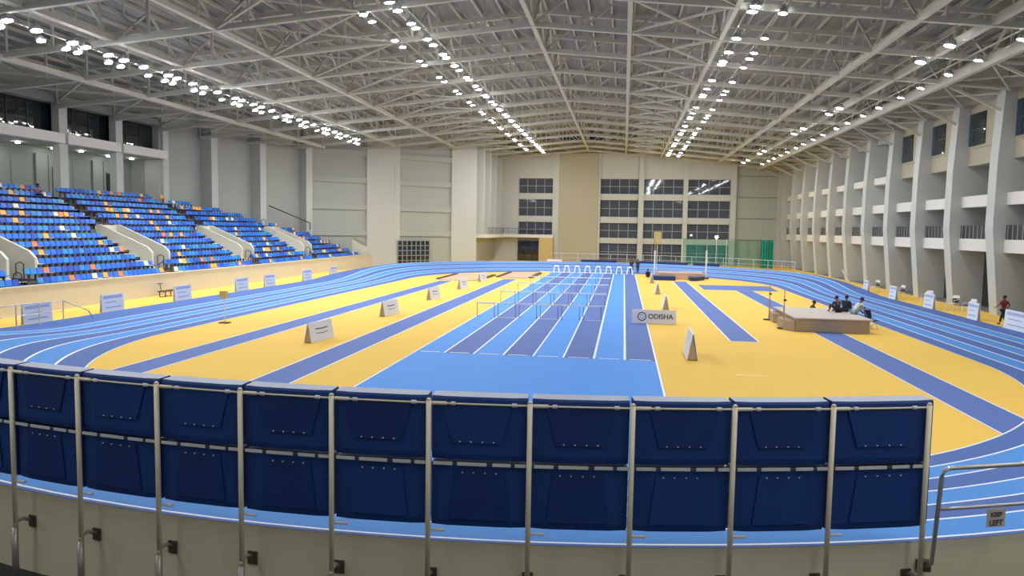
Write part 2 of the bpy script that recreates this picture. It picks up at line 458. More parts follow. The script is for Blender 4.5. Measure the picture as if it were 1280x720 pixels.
# small brown trolley by the stand wall
r = empty('trolley', (-31.6, 49.2, .0)); tag(r, 'small brown low trolley on the yellow strip by the stand wall', 'trolley')
m = MB(); m.box(-.3, .3, -.8, .8, .35, .42, M['kerb']); m.build('deck', r)
for sx in (-.22, .22):
    for sy in (-.65, .65):
        m = MB(); m.tube([(sx, sy, 0.01), (sx, sy, .36)], .04, M['kerb'], 6); m.build('leg', r)
m = MB(); m.tube([(0, -.8, .4), (0, -.95, .95)], .025, M['kerb'], 6); m.tube([(-.2, -.95, .95), (.2, -.95, .95)], .025, M['kerb'], 6); m.build('handle', r)
# speaker on the far bank
m = MB(); m.box(-.26, .26, -.2, .2, 0, .62, M['black']); m.tube([(0, -.2, .25), (0, -.23, .25)], .18, M['drail'], 16); m.tube([(0, -.2, .48), (0, -.22, .48)], .08, M['drail'], 12)
o = m.build('loudspeaker'); o.location = (-19.6, 94.6, 0); tag(o, 'small black loudspeaker beyond the far left bend', 'loudspeaker'); SPK = o
m = MB(); m.box(-1.0, 1.0, -.22, .22, .3, .62, M['board']); m.box(-.9, -.84, -.2, .2, 0, .3, M['mull']); m.box(.84, .9, -.2, .2, 0, .3, M['mull'])
o = m.build('bench'); o.location = (-9.0, 100.5, 0.55); BEN = o
tag(o, 'low white bench behind the far bend beside the tan booth', 'bench')

# ------------------------------------------------------------------ near safety fence and pads
ANG = [-19.9, -16.7, -13.6, -10.4, -7.1, -4.0, -.9, 2.2, 5.3, 8.4, 11.5, 14.6, 17.8]
def cp(rad, deg, z): a = R(deg); return Vector((CX + rad * math.sin(a), YA - rad * math.cos(a), z))
fence = empty('safety_fence', tuple(cp(23.78, 0, -.25))); tag(fence, 'curved beige steel safety fence standing outside the near bend', 'fence')
fence.location = (0, 0, 0)
for a in ANG:
    m = MB(); m.tube([cp(23.8, a, -.25), cp(23.8, a, .56)], .047, M['brass'], 10); m.tube([cp(23.78, a, .5), cp(23.78, a, 2.96)], .034, M['post'], 10)
    m.tube([cp(23.78, a, 2.96), cp(23.78, a, 2.985)], [.036, .02], M['post'], 10)
    pst = m.build('post', fence, True)
    m = MB(); m.tube([cp(23.8, a, .5), cp(23.8, a, .6), cp(23.76, a, .645), cp(23.66, a, .655), cp(23.5, a, .56)], .03, M['brass'], 10)
    m.build('elbow', pst, True)
    m = MB(); t = Vector((math.cos(R(a)), math.sin(R(a)), 0)); c = cp(23.51, a, .56); n = Vector((math.sin(R(a)), -math.cos(R(a)), 0)) * .02
    m.hexa([c - t * .07 - Vector((0, 0, .09)), c + t * .07 - Vector((0, 0, .09)), c + t * .07 - Vector((0, 0, .09)) + n, c - t * .07 - Vector((0, 0, .09)) + n,
            c - t * .07 + Vector((0, 0, .09)), c + t * .07 + Vector((0, 0, .09)), c + t * .07 + Vector((0, 0, .09)) + n, c - t * .07 + Vector((0, 0, .09)) + n], M['plate'])
    m.build('wall_plate', pst)
for i in range(len(ANG) - 1):
    a0, a1 = ANG[i], ANG[i + 1]
    for z, nm in ((2.92, 'top_rail'), (2.15, 'middle_rail'), (1.27, 'bottom_bracket')):
        m = MB(); m.tube([cp(23.76, a0 + (a1 - a0) * t / 4, z) for t in range(5)], .013 if z != 2.15 else .011, M['post'] if z != 2.15 else M['drail'], 6)
        if z > 2.5:
            m.tube([cp(23.76, a0 + .1, z), cp(23.76, a0 + .55, z)], .024, M['post'], 8)
            m.tube([cp(23.76, a0 + .68, z), cp(23.76, a0 + .82, z)], .026, M['strap'], 8)
            m.tube([cp(23.76, a1 - .55, z), cp(23.76, a1 - .4, z)], .026, M['strap'], 8)
        elif z < 2:
            m = MB(); m.tube([cp(23.76, a0 + .02, z), cp(23.76, a0 + .5, z)], .02, M['strap'], 8)
        m.build(nm, fence)
    # webbing straps of the middle rail
    for (s0, s1) in ((.05, .24), (.29, .58), (.64, .82), (.86, .97)):
        m = MB(); m.bar(cp(23.775, a0 + (a1 - a0) * s0, 2.15), cp(23.775, a0 + (a1 - a0) * s1, 2.15), .014, .04, M['strap']); m.build('strap', fence)
nb = len(ANG) - 1
def pad(i, z0, z1, upper):
    a0, a1 = ANG[i] + .07, ANG[i + 1] - .07
    if i == nb - 1: a1 += .35
    lab = '%s navy crash pad, %s fence bay from the right end' % ('upper' if upper else 'lower', ORD[nb - 1 - i])
    r = empty('crash_pad', tuple(cp(23.6, (a0 + a1) / 2, z0))); tag(r, lab, 'crash pad', 'navy crash pads on the near fence')
    org = r.location.copy()
    m = MB(); N = 6; rws = []
    sec = [(23.715, z0 + .02), (23.735, z0 + .1), (23.735, z1 - .03), (23.72, z1), (23.47, z1 + .01), (23.44, z1 - .05), (23.44, z0 + .05), (23.5, z0), (23.715, z0 + .02)]
    for k in range(N + 1):
        a = a0 + (a1 - a0) * k / N
        rws.append([cp(q[0] - (.03 if k in (0, N) and q[0] > 23.6 else 0), a, q[1]) - org for q in sec])
    m.grid(rws, lambda j: M['padtop'] if (upper and j == 3) else M['navy'])
    m.poly(rws[0][:-1], M['navyd']); m.poly(rws[-1][:-1], M['navyd'])
    m.build('pad_body', r)
    # sewn trapezoid flap facing the camera
    f = MB(); am = (a0 + a1) / 2 + random.uniform(-.1, .1)
    wt, wb = (.5, .62) if not upper else (.72, .5)
    zt = z1 - (.08 if not upper else .1); zb = z0 + (.12 if not upper else .25)
    hw = (a1 - a0) / 2
    q = [cp(23.742, am - hw * wb, zb), cp(23.742, am + hw * wb, zb), cp(23.742, am + hw * wt, zt), cp(23.742, am - hw * wt, zt)]
    n = Vector((math.sin(R(am)), -math.cos(R(am)), 0)) * .014
    f.prism([x - org for x in q], n, M['navyd' if random.random() < .5 else 'navy'])
    fl = f.build('flap', r)
    d = MB()
    zz = zt - .02 if not upper else zb + .02
    for s in (-.35, -.12, .12, .35):
        c = cp(23.762, am + hw * s, zz) - org; d.box(c.x - .008, c.x + .008, c.y - .01, c.y + .01, c.z - .006, c.z + .006, M['strap'])
    d.build('rivet', fl)
    return r
for i in range(nb):
    pad(i, 2.165, 3.005, True); pad(i, 1.3, 2.135, False)

# right handrail with sign
r = empty('handrail', (0, 0, 0)); tag(r, 'grey tubular handrail with small KEEP LEFT sign right of the blue pads', 'handrail')
m = MB(); m.tube([cp(23.62, 18.34, .72), cp(23.7, 18.36, .8), cp(23.7, 18.55, 1.96), cp(23.7, 18.6, 2.04), cp(23.7, 18.8, 2.08)] + [cp(23.7, 18.8 + i, 2.08) for i in range(1, 9)], .03, M['tube'], 10); m.build('top_rail', r, True)
m = MB(); m.tube([cp(23.7, 18.5 + i, 1.53) for i in range(0, 10)], .024, M['tube'], 10); m.build('middle_rail', r, True)
for a in (24.0, 27.4):
    m = MB(); m.tube([cp(23.7, a, .72), cp(23.7, a, 2.06)], .03, M['tube'], 10); m.build('post', r, True)
m = MB()
for a in (18.34, 24, 27.4): c = cp(23.56, a, .7); m.box(c.x - .08, c.x + .08, c.y - .06, c.y + .04, .64, .78, M['plate'])
m.build('wall_plate', r)
c0, c1 = cp(23.735, 20.25, 0), cp(23.735, 20.95, 0); tdir = (c1 - c0).normalized(); nrm = Vector((tdir.y, -tdir.x, 0))
m = MB(); m.hexa([Vector((c0.x, c0.y, 1.25)), Vector((c1.x, c1.y, 1.25)), Vector((c1.x, c1.y, 1.25)) - nrm * .01, Vector((c0.x, c0.y, 1.25)) - nrm * .01,
                  Vector((c0.x, c0.y, 1.5)), Vector((c1.x, c1.y, 1.5)), Vector((c1.x, c1.y, 1.5)) - nrm * .01, Vector((c0.x, c0.y, 1.5)) - nrm * .01], mat('sign_plate', (196, 180, 168), .6))
sg = m.build('sign_plate', r)
for txt, zz, sz in (('KEEP', 1.395, .085), ('LEFT', 1.275, .105)):
    t = text_mesh(txt, sz, .001, .003, 'CENTER', M['ink'], sg)
    cc = (c0 + c1) / 2 + nrm * .004; t.location = (cc.x, cc.y, zz); t.rotation_euler = (PI / 2, 0, math.atan2(tdir.y, tdir.x))

# left short handrail at the start of the bend
r = empty('handrail', (0, 0, 0)); tag(r, 'low grey handrail with sloping end beside the left end of the track', 'handrail')
ptsL = [(-28.75, 28.6), (-28.6, 30.3), (-28.46, 32.1), (-28.34, 33.4), (-28.15, 34.8)]
for x, y in ptsL:
    m = MB(); m.tube([(x, y, 0), (x, y, 1.12)], .035, M['post'], 6); m.build('post', r)
m = MB(); m.tube([(x, y, 1.12) for x, y in ptsL] + [(-27.9, 36.3, .45), (-27.85, 36.6, 0.0)], .03, M['tube'], 6); m.build('top_rail', r)
m = MB(); m.tube([(x, y, .6) for x, y in ptsL], .022, M['tube'], 6); m.build('middle_rail', r)

# far bend railing and low pads
r = empty('far_railing', (0, 0, 0)); tag(r, 'thin pale railing along the outside of the far banked bend', 'railing')
def fp(rad, deg, z): a = R(deg); return Vector((CX + rad * math.cos(a), YB + rad * math.sin(a), z))
m = MB(); m.tube([fp(24.0, a, 2.05) for a in range(26, 106, 2)], .03, M['strap'], 6); m.build('top_rail', r)
m = MB(); m.tube([fp(24.0, a, 1.5) for a in range(26, 106, 2)], .02, M['strap'], 6); m.build('middle_rail', r)
for a in range(26, 106, 5):
    m = MB(); m.tube([fp(24.0, a, 0), fp(24.0, a, 2.05)], .03, M['strap'], 6); m.build('post', r)
for (a0, a1, lab) in ((84, 95, 'behind the sprint lanes'), (62, 78, 'behind the vault mat'), (52, 60, 'in front of the green net')):
    m = MB(); rws = []
    for k in range(9):
        a = a0 + (a1 - a0) * k / 8
        rws.append([fp(23.55, a, 1.0), fp(23.55, a, 1.3), fp(23.85, a, 1.3), fp(23.85, a, .9), fp(23.55, a, 1.0)])
    m.grid(rws, lambda j: M['navyd']); m.poly(rws[0][:-1], M['navyd']); m.poly(rws[-1][:-1], M['navyd'])
    tag(m.build('crash_pad'), 'low navy pad strip on the far bend %s' % lab, 'crash pad', 'low pads on the far bend')

# green net
r = empty('safety_net', (0, 0, 0)); tag(r, 'translucent green safety net hanging in the far right corner', 'net')
m = MB(); rws = []
for k in range(41):
    x = 8.3 + 12.2 * k / 40; yy = 110 + .25 * math.sin(k * 1.3)
    rws.append([(x, yy, .3), (x, yy, 4.1 - .1 * math.sin(PI * k / 40))])
m.grid(rws, lambda j: M['net']); m.build('net_sheet', r)
m = MB(); rws = []
for k in range(17):
    x = 18.9 + 1.7 * k / 16; yy = 109.7 + .18 * math.sin(k * 1.9)
    rws.append([(x, yy, .2), (x, yy, 4.05)])
m.grid(rws, lambda j: M['netd']); m.build('folded_net', r)
m = MB(); m.tube([(8.2, 110, 4.1), (20.7, 110, 4.1)], .02, M['drail'], 6); m.build('cable', r)
for x in (8.2, 14.3, 20.7):
    m = MB(); m.tube([(x, 110.1, 0), (x, 110.1, 4.15)], .05, M['pole'], 6); m.build('pole', r)

# ------------------------------------------------------------------ left stand
NR = 13
def rx(i): return -33.08 - .872 * i          # front edge line (seat back plane) of row i
def rz_(i): return 1.14 + .488 * i           # tread height
POLY = [(-44.0, 68.0), (-42.5, 74.8), (-40.5, 81.6), (-37.95, 88.4), (-30.1, 97.0), (-20.6, 106.3)]
def ylim(x):
    for (xa, ya), (xb, yb) in zip(POLY, POLY[1:]):
        if xa <= x <= xb: return ya + (yb - ya) * (x - xa) / (xb - xa)
    return 68.0
def aisle(k): return 51.2 + 13.4 * k
m = MB()
vom = [(aisle(k) + .5, aisle(k) + 2.6) for k in (-2, -1, 0, 1, 2)]
for i in range(NR):
    x1 = rx(i) + .35; x0 = rx(i) - .535
    y1 = min(ylim(x0), 94.0)
    segs = [(24.0, y1)]
    if 2 <= i <= 6:
        segs = []; y = 24.0
        for a, b in vom:
            if a > y: segs.append((y, a))
            y = b
        segs.append((y, y1))
    for a, b in segs:
        if b - a > .2: m.box(x0, x1, a, b, 0.0, rz_(i), M['concrete'])
    for k in (-1, 0, 1, 2):                   # half steps in the aisles
        s = aisle(k)
        a, b = (s, s + 1.0) if i < 2 else (s - .75, s + .4) if i < 7 else (s + .9, s + 2.1)
        if b < y1: m.box(x0, x1 - .01, a, b, rz_(i), rz_(i) + .012, M['parapet']); m.box(x1 - .015, x1, a, b, max(0, rz_(i) - .488), rz_(i), M['parapet'])
        if i > 0 and b < y1: m.box(x1 - .02, x1 + .38, a, b, rz_(i - 1), rz_(i) - .244, M['parapet'])
struct(m.build('trim_stand'))
m = MB(); m.box(-32.55, -32.35, 24, 95.6, 0, 1.5, M['standwall']); m.box(-32.6, -32.3, 24, 95.6, 1.5, 1.56, M['parapet'])
m.prism([(-32.55, 95.5, 0), (-32.35, 95.5, 0), (-30.75, 97.3, 0), (-30.95, 97.4, 0)], (0, 0, 1.5), M['standwall']); m.prism([(-32.6, 95.5, 1.5), (-32.3, 95.5, 1.5), (-30.7, 97.3, 1.5), (-31.0, 97.4, 1.5)], (0, 0, .06), M['parapet']); struct(m.build('wall_stand'))
m = MB(); m.box(-49.5, -43.9, 20, 72.5, 6.7, 7.0, M['parapet']); struct(m.build('floor_concourse'))
# vomitory parapets
for k, (a, b) in zip((-2, -1, 0, 1, 2), vom):
    if k == -2: continue
    r = empty('stair_parapet', (0, 0, 0))
    tag(r, 'cream stepped parapet walls around the stand entrance, %s from the camera' % ORD[k + 1], 'parapet')
    xb = rx(6) - .535; xf = rx(2) + .35
    for y in (a, b):
        m = MB(); m.prism([(xb, y - .1, 1.7), (xf + .1, y - .1, 1.7), (xf + .1, y - .1, 2.95), (xf - .3, y - .1, 3.35), (xb + .3, y - .1, 4.95), (xb, y - .1, 4.95)], (0, .2, 0), M['parapet']); m.build('side_wall', r)
    m = MB(); m.box(xb, xb + .15, a + .1, b - .1, 3.6, 4.9, M['parapet']); m.build('back_wall', r)
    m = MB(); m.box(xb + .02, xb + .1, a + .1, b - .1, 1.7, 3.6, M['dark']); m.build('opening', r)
# end parapet
r = empty('stair_parapet', (0, 0, 0)); tag(r, 'cream sloping parapet with rail at the far end of the seating', 'parapet')
m = MB(); m.prism([(-37.2, 92.6, 1.0), (-32.6, 94.3, 1.0), (-32.6, 94.3, 2.4), (-33.2, 94.1, 2.7), (-37.2, 92.6, 5.0)], (-.1, .25, 0), M['parapet']); m.build('side_wall', r)
m = MB(); m.tube([(-36.8, 92.9, 5.0), (-33.2, 94.2, 3.0), (-32.9, 94.3, 2.4)], .05, M['polet'], 6); m.build('rail', r)
r = empty('handrail', (0, 0, 0)); tag(r, 'dark sloping handrail fixed against the wall above the farthest seats', 'handrail')
m = MB(); m.tube([(-40.6, 83.2, 7.3), (-37.7, 88.0, 5.4), (-37.7, 88.0, 4.6)], .07, M['drail'], 6); m.build('rail', r)
# aisle hoop rails
n = 0
for k in (-1, 0, 1, 2):
    s = aisle(k)
    for (x, y, z, d) in ((-33.0, s - .1, 1.15, 'front'), (-33.9, s + 1.1, 1.65, 'entrance'), (-39.6, s + 2.25, 4.6, 'upper')):
        m = MB(); m.tube([(x, y, z), (x, y, z + 1.0), (x - .25, y, z + 1.12), (x - .5, y, z + 1.0), (x - .5, y, z + .3)], .035, M['drail'], 6)
        tag(m.build('stair_rail'), 'dark hoop rail at the %s of the %s seating aisle from the camera' % (d, ORD[k + 1]), 'handrail')
for j, (y0, y1) in enumerate(((41.0, 51.1), (54.5, 64.6))):
    pass
# seats
def seat_mesh(mt):
    m = MB()
    m.hexa([(-.02, -.21, .40), (.4, -.19, .42), (.4, .19, .42), (-.02, .21, .40), (-.02, -.21, .45), (.4, -.19, .46), (.4, .19, .46), (-.02, .21, .45)], mt)
    m.hexa([(-.03, -.235, .42), (.03, -.235, .42), (.03, .235, .42), (-.03, .235, .42), (-.11, -.22, .74), (-.06, -.22, .75), (-.06, .22, .75), (-.11, .22, .74)], mt)
    m.hexa([(.06, -.05, 0), (.16, -.05, 0), (.16, .05, 0), (.06, .05, 0), (.06, -.05, .41), (.16, -.05, .41), (.16, .05, .41), (.06, .05, .41)], M['leg'])
    return m
kinds = [('seat_b', 'blue'), ('seat_n', 'deep blue'), ('seat_t', 'sky blue'), ('seat_y', 'yellow'), ('seat_c', 'cream'), ('seat_o', 'orange')]
protos = {}
for key, cname in kinds:
    me = seat_mesh(M[key]).build('stadium_seat'); protos[key] = me.data; bpy.data.objects.remove(me)
def pick(i):
    t = random.random()
    if t < .05: return 3
    if t < .1: return 4
    if t < .115: return 5
    g = math.sin(i * 1.7) * .15
    return 0 if random.random() < .5 + g else (1 if random.random() < .55 else 2)
allseats = []
for i in range(NR):
    x = rx(i)
    for k in (-2, -1, 0, 1, 2):               # block k runs up to aisle k
        if i < 2: y0, y1 = aisle(k - 1) + 1.15, aisle(k) - .15
        elif i < 7: y0, y1 = aisle(k - 1) + 2.85, aisle(k) - .9
        else: y0, y1 = aisle(k - 1) + 2.25, aisle(k) + .75
        if k == 2: pass
        y1 = min(y1, ylim(x - .6) - .6)
        n = int((y1 - y0) / .5)
        for j in range(n):
            y = y0 + .25 + j * (y1 - y0) / max(1, n)
            if y > 33.5: allseats.append((y, i, k, j, n))
    # last block
    y0 = aisle(2) + (1.15 if i < 2 else 2.85 if i < 7 else 2.25); y1 = min(ylim(x - .6) - .8, 92.3 - .2 * i)
    n = int((y1 - y0) / .5)
    for j in range(max(0, n)): allseats.append((y0 + .25 + j * .5, i, 3, j, n))
allseats.sort(key=lambda s: (s[0] ** 2 + 1100))
rowsn = {}
rest = MB()
BL = {-1: 'block cut by the left edge', 0: 'nearest full block', 1: 'second block', -2: 'block outside'}
cnt = 0
for (y, i, k, j, n) in allseats:
    kk = pick(i); key, cname = kinds[kk]
    x = rx(i); z = rz_(i)
    # visible part of the near blocks: individuals
    if cnt < 300 and y > 35.0 and (y > 41 or i < 4):
        o = bpy.data.objects.new('stadium_seat', protos[key]); col.objects.link(o); o.location = (x, y, z + .001)
        tag(o, '%s seat, %s from left, row %s up, %s' % (cname, ordw(j), ORD[i], BL.get(k, 'far block')), 'seat', 'seats in the stand')
        cnt += 1
    elif y > 38:
        src = protos[key]; n0 = len(rest.v)
        rest.v += [(v.co.x + x, v.co.y + y, v.co.z + z + .001) for v in src.vertices]
        for p in src.polygons:
            rest.f.append(tuple(n0 + q for q in p.vertices)); rest.m.append(rest.mi(src.materials[p.material_index]))
o = rest.build('stadium_seats'); tag(o, 'blue seats with scattered yellow and cream ones in the farther seating blocks', 'seats'); o['kind'] = 'stuff'

# ------------------------------------------------------------------ left building front
def quad_wall(m, a, b, z0, z1, th, mt):      # vertical slab from a to b (xy), thickness to the outside (left)
    a = Vector((*a, 0)); b = Vector((*b, 0)); d = (b - a).normalized(); n = Vector((-d.y, d.x, 0)) * th
    m.hexa([a + Vector((0, 0, z0)), b + Vector((0, 0, z0)), b + n + Vector((0, 0, z0)), a + n + Vector((0, 0, z0)),
            a + Vector((0, 0, z1)), b + Vector((0, 0, z1)), b + n + Vector((0, 0, z1)), a + n + Vector((0, 0, z1))], mt)
wi = [0]
def nextw():
    wi[0] += 1; return 'window_%d' % wi[0]
LP = [27.7, 34.4, 41.1, 47.8, 54.6, 61.3, 68.1]
for j, y in enumerate(LP):
    m = MB(); m.box(-44.35, -43.7, y - .45, y + .45, 6.9, 14.35, M['column'])
    o = m.build('pillar'); tag(o, 'square cream pillar before the glazed boxes above the stand, %s from the camera' % ordw(j), 'pillar')
for j in range(len(LP) - 1):
    y0, y1 = LP[j] + .45, LP[j + 1] - .45
    # upper glazed box
    w = MB(); w.box(-44.9, -44.8, y0 - .3, y1 + .3, 11.9, 14.3, M['glass']); o = struct(w.build(nextw()))
    for t in range(1, 3):
        f = MB(); yy = y0 + (y1 - y0) * t / 3; f.box(-44.8, -44.74, yy - .03, yy + .03, 11.9, 14.3, M['drail']); f.build('mullion', o)
    # lower lit room glass door
    f = MB(); f.box(-47.4, -47.3, y0 + .8, y1 - .8, 7.0, 10.6, M['room']); f.box(-47.3, -47.25, y0 + 2.6, y0 + 3.5, 7.0, 9.6, M['dark']); f.box(-47.3, -47.22, y0 + 2.5, y0 + 3.6, 9.6, 9.7, M['mull'])
    for t in range(4): yy = y0 + .8 + (y1 - y0 - 1.6) * t / 3; f.box(-47.3, -47.2, yy - .04, yy + .04, 7.0, 10.6, M['mull'])
    struct(f.build('door_%d' % (j + 1)))
    for (lx, ly) in ((-46.2, y0 + 1.5), (-45.6, y0 + 3.9)):
        l = MB(); l.tube([(lx, ly, 10.98), (lx, ly, 11.06)], .16, M['lensw'], 12)
        tag(l.build('downlight'), 'small round downlight in the ceiling behind the %s pillar, %s one' % (ordw(j), 'rear' if lx < -46 else 'front'), 'downlight', 'downlights in the rooms above the stand')
m = MB()
for j in range(len(LP) - 1): m.box(-44.3, -43.35, LP[j] + .1, LP[j + 1] - .25, 11.2, 11.95, M['slab'])
struct(m.build('trim_balcony'))
m = MB(); m.box(-49.5, -44.0, 20, 68.5, 11.1, 11.4, M['room']); m.box(-49.5, -43.9, 20, 68.5, 14.3, 14.9, M['room']); struct(m.build('ceiling_gallery'))
m = MB(); m.box(-49.5, -47.4, 20, 68.6, 6.9, 16.0, M['room']); m.box(-49.5, -44.2, 68.1, 68.5, 6.9, 14.4, M['wall']); struct(m.build('wall_gallery'))
# main left wall: facets behind the protruding columns
OUT = [(-45.2, 68.3), (-43.9, 75.3), (-41.9, 82.1), (-39.2, 89.2), (-30.2, 97.6), (-21.0, 106.6), (-21.0, 123.5)]
m = MB()
m.box(-45.4, -44.9, 14.3, 68.4, 14.3, 19.5, M['wall'])
for a, b in zip(OUT, OUT[1:]): quad_wall(m, a, b, 0, 19.5, .4, M['wall'])
struct(m.build('wall_left'))
for j, (x, y) in enumerate(POLY[:4]):
    a = R([8, 14, 18, 30][j]); r = empty('wall_column', (x, y, 0), a); r.rotation_euler = (0, 0, -a)
    m = MB(); m.box(-1.7, 0, -.45, .45, 0, 15.2, M['column']); m.box(-1.2, .05, -.5, .5, 14.6, 15.2, M['column']); m.build('shaft', r)
    tag(r, 'tall cream wall column above the stand, %s along the left wall' % ORD[j], 'column')
# ribs and grooves on the angled wall faces
for fi, (a, b) in enumerate(((OUT[3], OUT[4]), (OUT[4], OUT[5]))):
    a = Vector((*a, 0)); b = Vector((*b, 0)); d = (b - a); L = d.length; d.normalize(); n = Vector((d.y, -d.x, 0))
    m = MB()
    def slab(s0, s1, z0, z1, th, mt):
        p, q = a + d * s0, a + d * s1
        m.hexa([p + Vector((0, 0, z0)), q + Vector((0, 0, z0)), q + n * th + Vector((0, 0, z0)), p + n * th + Vector((0, 0, z0)),
                p + Vector((0, 0, z1)), q + Vector((0, 0, z1)), q + n * th + Vector((0, 0, z1)), p + n * th + Vector((0, 0, z1))], mt)
    slab(L * .68, L, 0, 17, .35, M['column'])
    slab(0, L * .06, 0, 17, .35, M['column'])
    for z in (3.9, 7.2, 10.6, 14.0): slab(L * .06, L * .68, z, z + .75, .22, M['wall'])
    struct(m.build('trim_%d' % (fi + 1)))
# grid door on the second angled face
a = Vector((*OUT[4], 0)); b = Vector((*OUT[5], 0)); d = (b - a).normalized(); n = Vector((d.y, -d.x, 0))
m = MB()
def gb(s0, s1, z0, z1, t0, t1, mt):
    p, q = a + d * s0, a + d * s1
    m.hexa([p + n * t0 + Vector((0, 0, z0)), q + n * t0 + Vector((0, 0, z0)), q + n * t1 + Vector((0, 0, z0)), p + n * t1 + Vector((0, 0, z0)),
            p + n * t0 + Vector((0, 0, z1)), q + n * t0 + Vector((0, 0, z1)), q + n * t1 + Vector((0, 0, z1)), p + n * t1 + Vector((0, 0, z1))], mt)
gb(.4, 5.2, 0, 3.3, .36, .42, M['glass'])
for t in range(8): gb(.4 + 4.8 * t / 7 - .05, .4 + 4.8 * t / 7 + .05, 0, 3.3, .42, .5, M['mull'])
for t in range(6): gb(.4, 5.2, 3.3 * t / 5 - .04, 3.3 * t / 5 + .04, .42, .5, M['mull'])
struct(m.build('door_20'))
# fins on the return wall
for j, y in enumerate((107.6, 112.2, 117.0, 121.4)):
    m = MB(); m.box(-21, -19.9 + .12 * j, y - .35, y + .35, 4.3, 17.5, M['column'])
    tag(m.build('wall_fin'), 'narrow cream vertical fin on the return wall above the balcony, %s from the camera' % ORD[j], 'fin')

# ------------------------------------------------------------------ far wall
m = MB(); m.box(-21.5, 35, FAR + .6, FAR + 1.0, 0, 19.5, M['wallwarm']); struct(m.build('wall_far'))
m = MB()
piers = [(-21, -17.05), (-11.5, -10.5), (-4.15, -3.9), (2.15, 2.95), (9.1, 9.8), (16.3, 17.15), (23.4, 25)]
for x0, x1 in piers: m.box(x0, x1, FAR - .25, FAR + .6, 0, 17.5, M['column'])
m.box(-10.5, -4.15, FAR - .1, FAR + .6, 0, 17.3, M['wallwarm'])
zr = [(13.3, 17.3), (9.95, 10.9), (6.3, 7.25), (3.05, 3.9)]
for x0, x1 in ((-17.05, -11.5), (-3.9, 2.15), (2.95, 9.1), (9.8, 16.3)):
    for z0, z1 in zr: m.box(x0, x1, FAR + .1, FAR + .6, z0, z1, M['column'])
for z in (4.0, 7.3, 10.6, 13.9): m.box(17.15, 23.4, FAR + .35, FAR + .6, z, z + 3.2, M['wall'])
m.box(17.16, 23.39, FAR + .3, FAR + .59, 17.12, 18.2, M['wall'])
struct(m.build('trim_far'))
wins = [(13.3, 10.9), (9.95, 7.25), (6.3, 3.9), (3.05, .3)]
for ci, (x0, x1) in enumerate(((-17.05, -11.5), (-3.9, 2.15), (2.95, 9.1), (9.8, 16.3))):
    for ri, (zt, zb) in enumerate(wins):
        if ci == 0 and ri == 3: continue
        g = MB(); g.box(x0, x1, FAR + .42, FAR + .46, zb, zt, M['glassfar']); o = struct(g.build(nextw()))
        f = MB()
        for t in range(0, 5): xx = x0 + (x1 - x0) * t / 4; f.box(xx - .05, xx + .05, FAR + .34, FAR + .42, zb, zt, M['mull'])
        for t in range(0, 3): zz = zb + (zt - zb) * t / 2; f.box(x0, x1, FAR + .34, FAR + .42, zz - .05, zz + .05, M['mull'])
        f.build('window_frame', o)
# balcony and booth, far left
r = empty('balcony', (0, 0, 0)); tag(r, 'cream balcony slab with dark railing across the far left corner', 'balcony')
m = MB(); m.box(-20.9, -11.2, 121.2, 123.0, 3.75, 4.25, M['slab']); m.box(-20.9, -19.2, 107, 121.2, 3.75, 4.25, M['slab']); m.build('slab', r)
m = MB()
m.tube([(-19.25, 107.2, 5.2), (-19.25, 121.3, 5.2), (-11.3, 121.3, 5.2)], .04, M['drail'], 6); m.tube([(-19.25, 107.2, 4.7), (-19.25, 121.3, 4.7), (-11.3, 121.3, 4.7)], .025, M['drail'], 6)
for t in range(12): m.tube([(-19.25, 107.3 + t * 1.27, 4.2), (-19.25, 107.3 + t * 1.27, 5.2)], .03, M['drail'], 6)
for t in range(18): m.tube([(-19.2 + t * .46, 121.3, 4.2), (-19.2 + t * .46, 121.3, 5.2)], .025, M['drail'], 6)
m.build('railing', r)
m = MB(); m.box(-13.4, -11.2, 120.8, 122.9, 0, 3.75, M['tan']); tag(m.build('booth'), 'tan booth under the far balcony beside the dark shutter', 'booth')
m = MB(); m.box(-16.9, -13.5, 122.5, 122.6, 0, 3.2, M['glass'])
for t in range(4): m.box(-16.9 + t * 1.13 - .05, -16.9 + t * 1.13 + .05, 122.4, 122.5, 0, 3.2, M['drail'])
for z in (1.2, 2.2, 3.1): m.box(-16.9, -13.5, 122.4, 122.5, z, z + .08, M['drail'])
struct(m.build('door_21'))

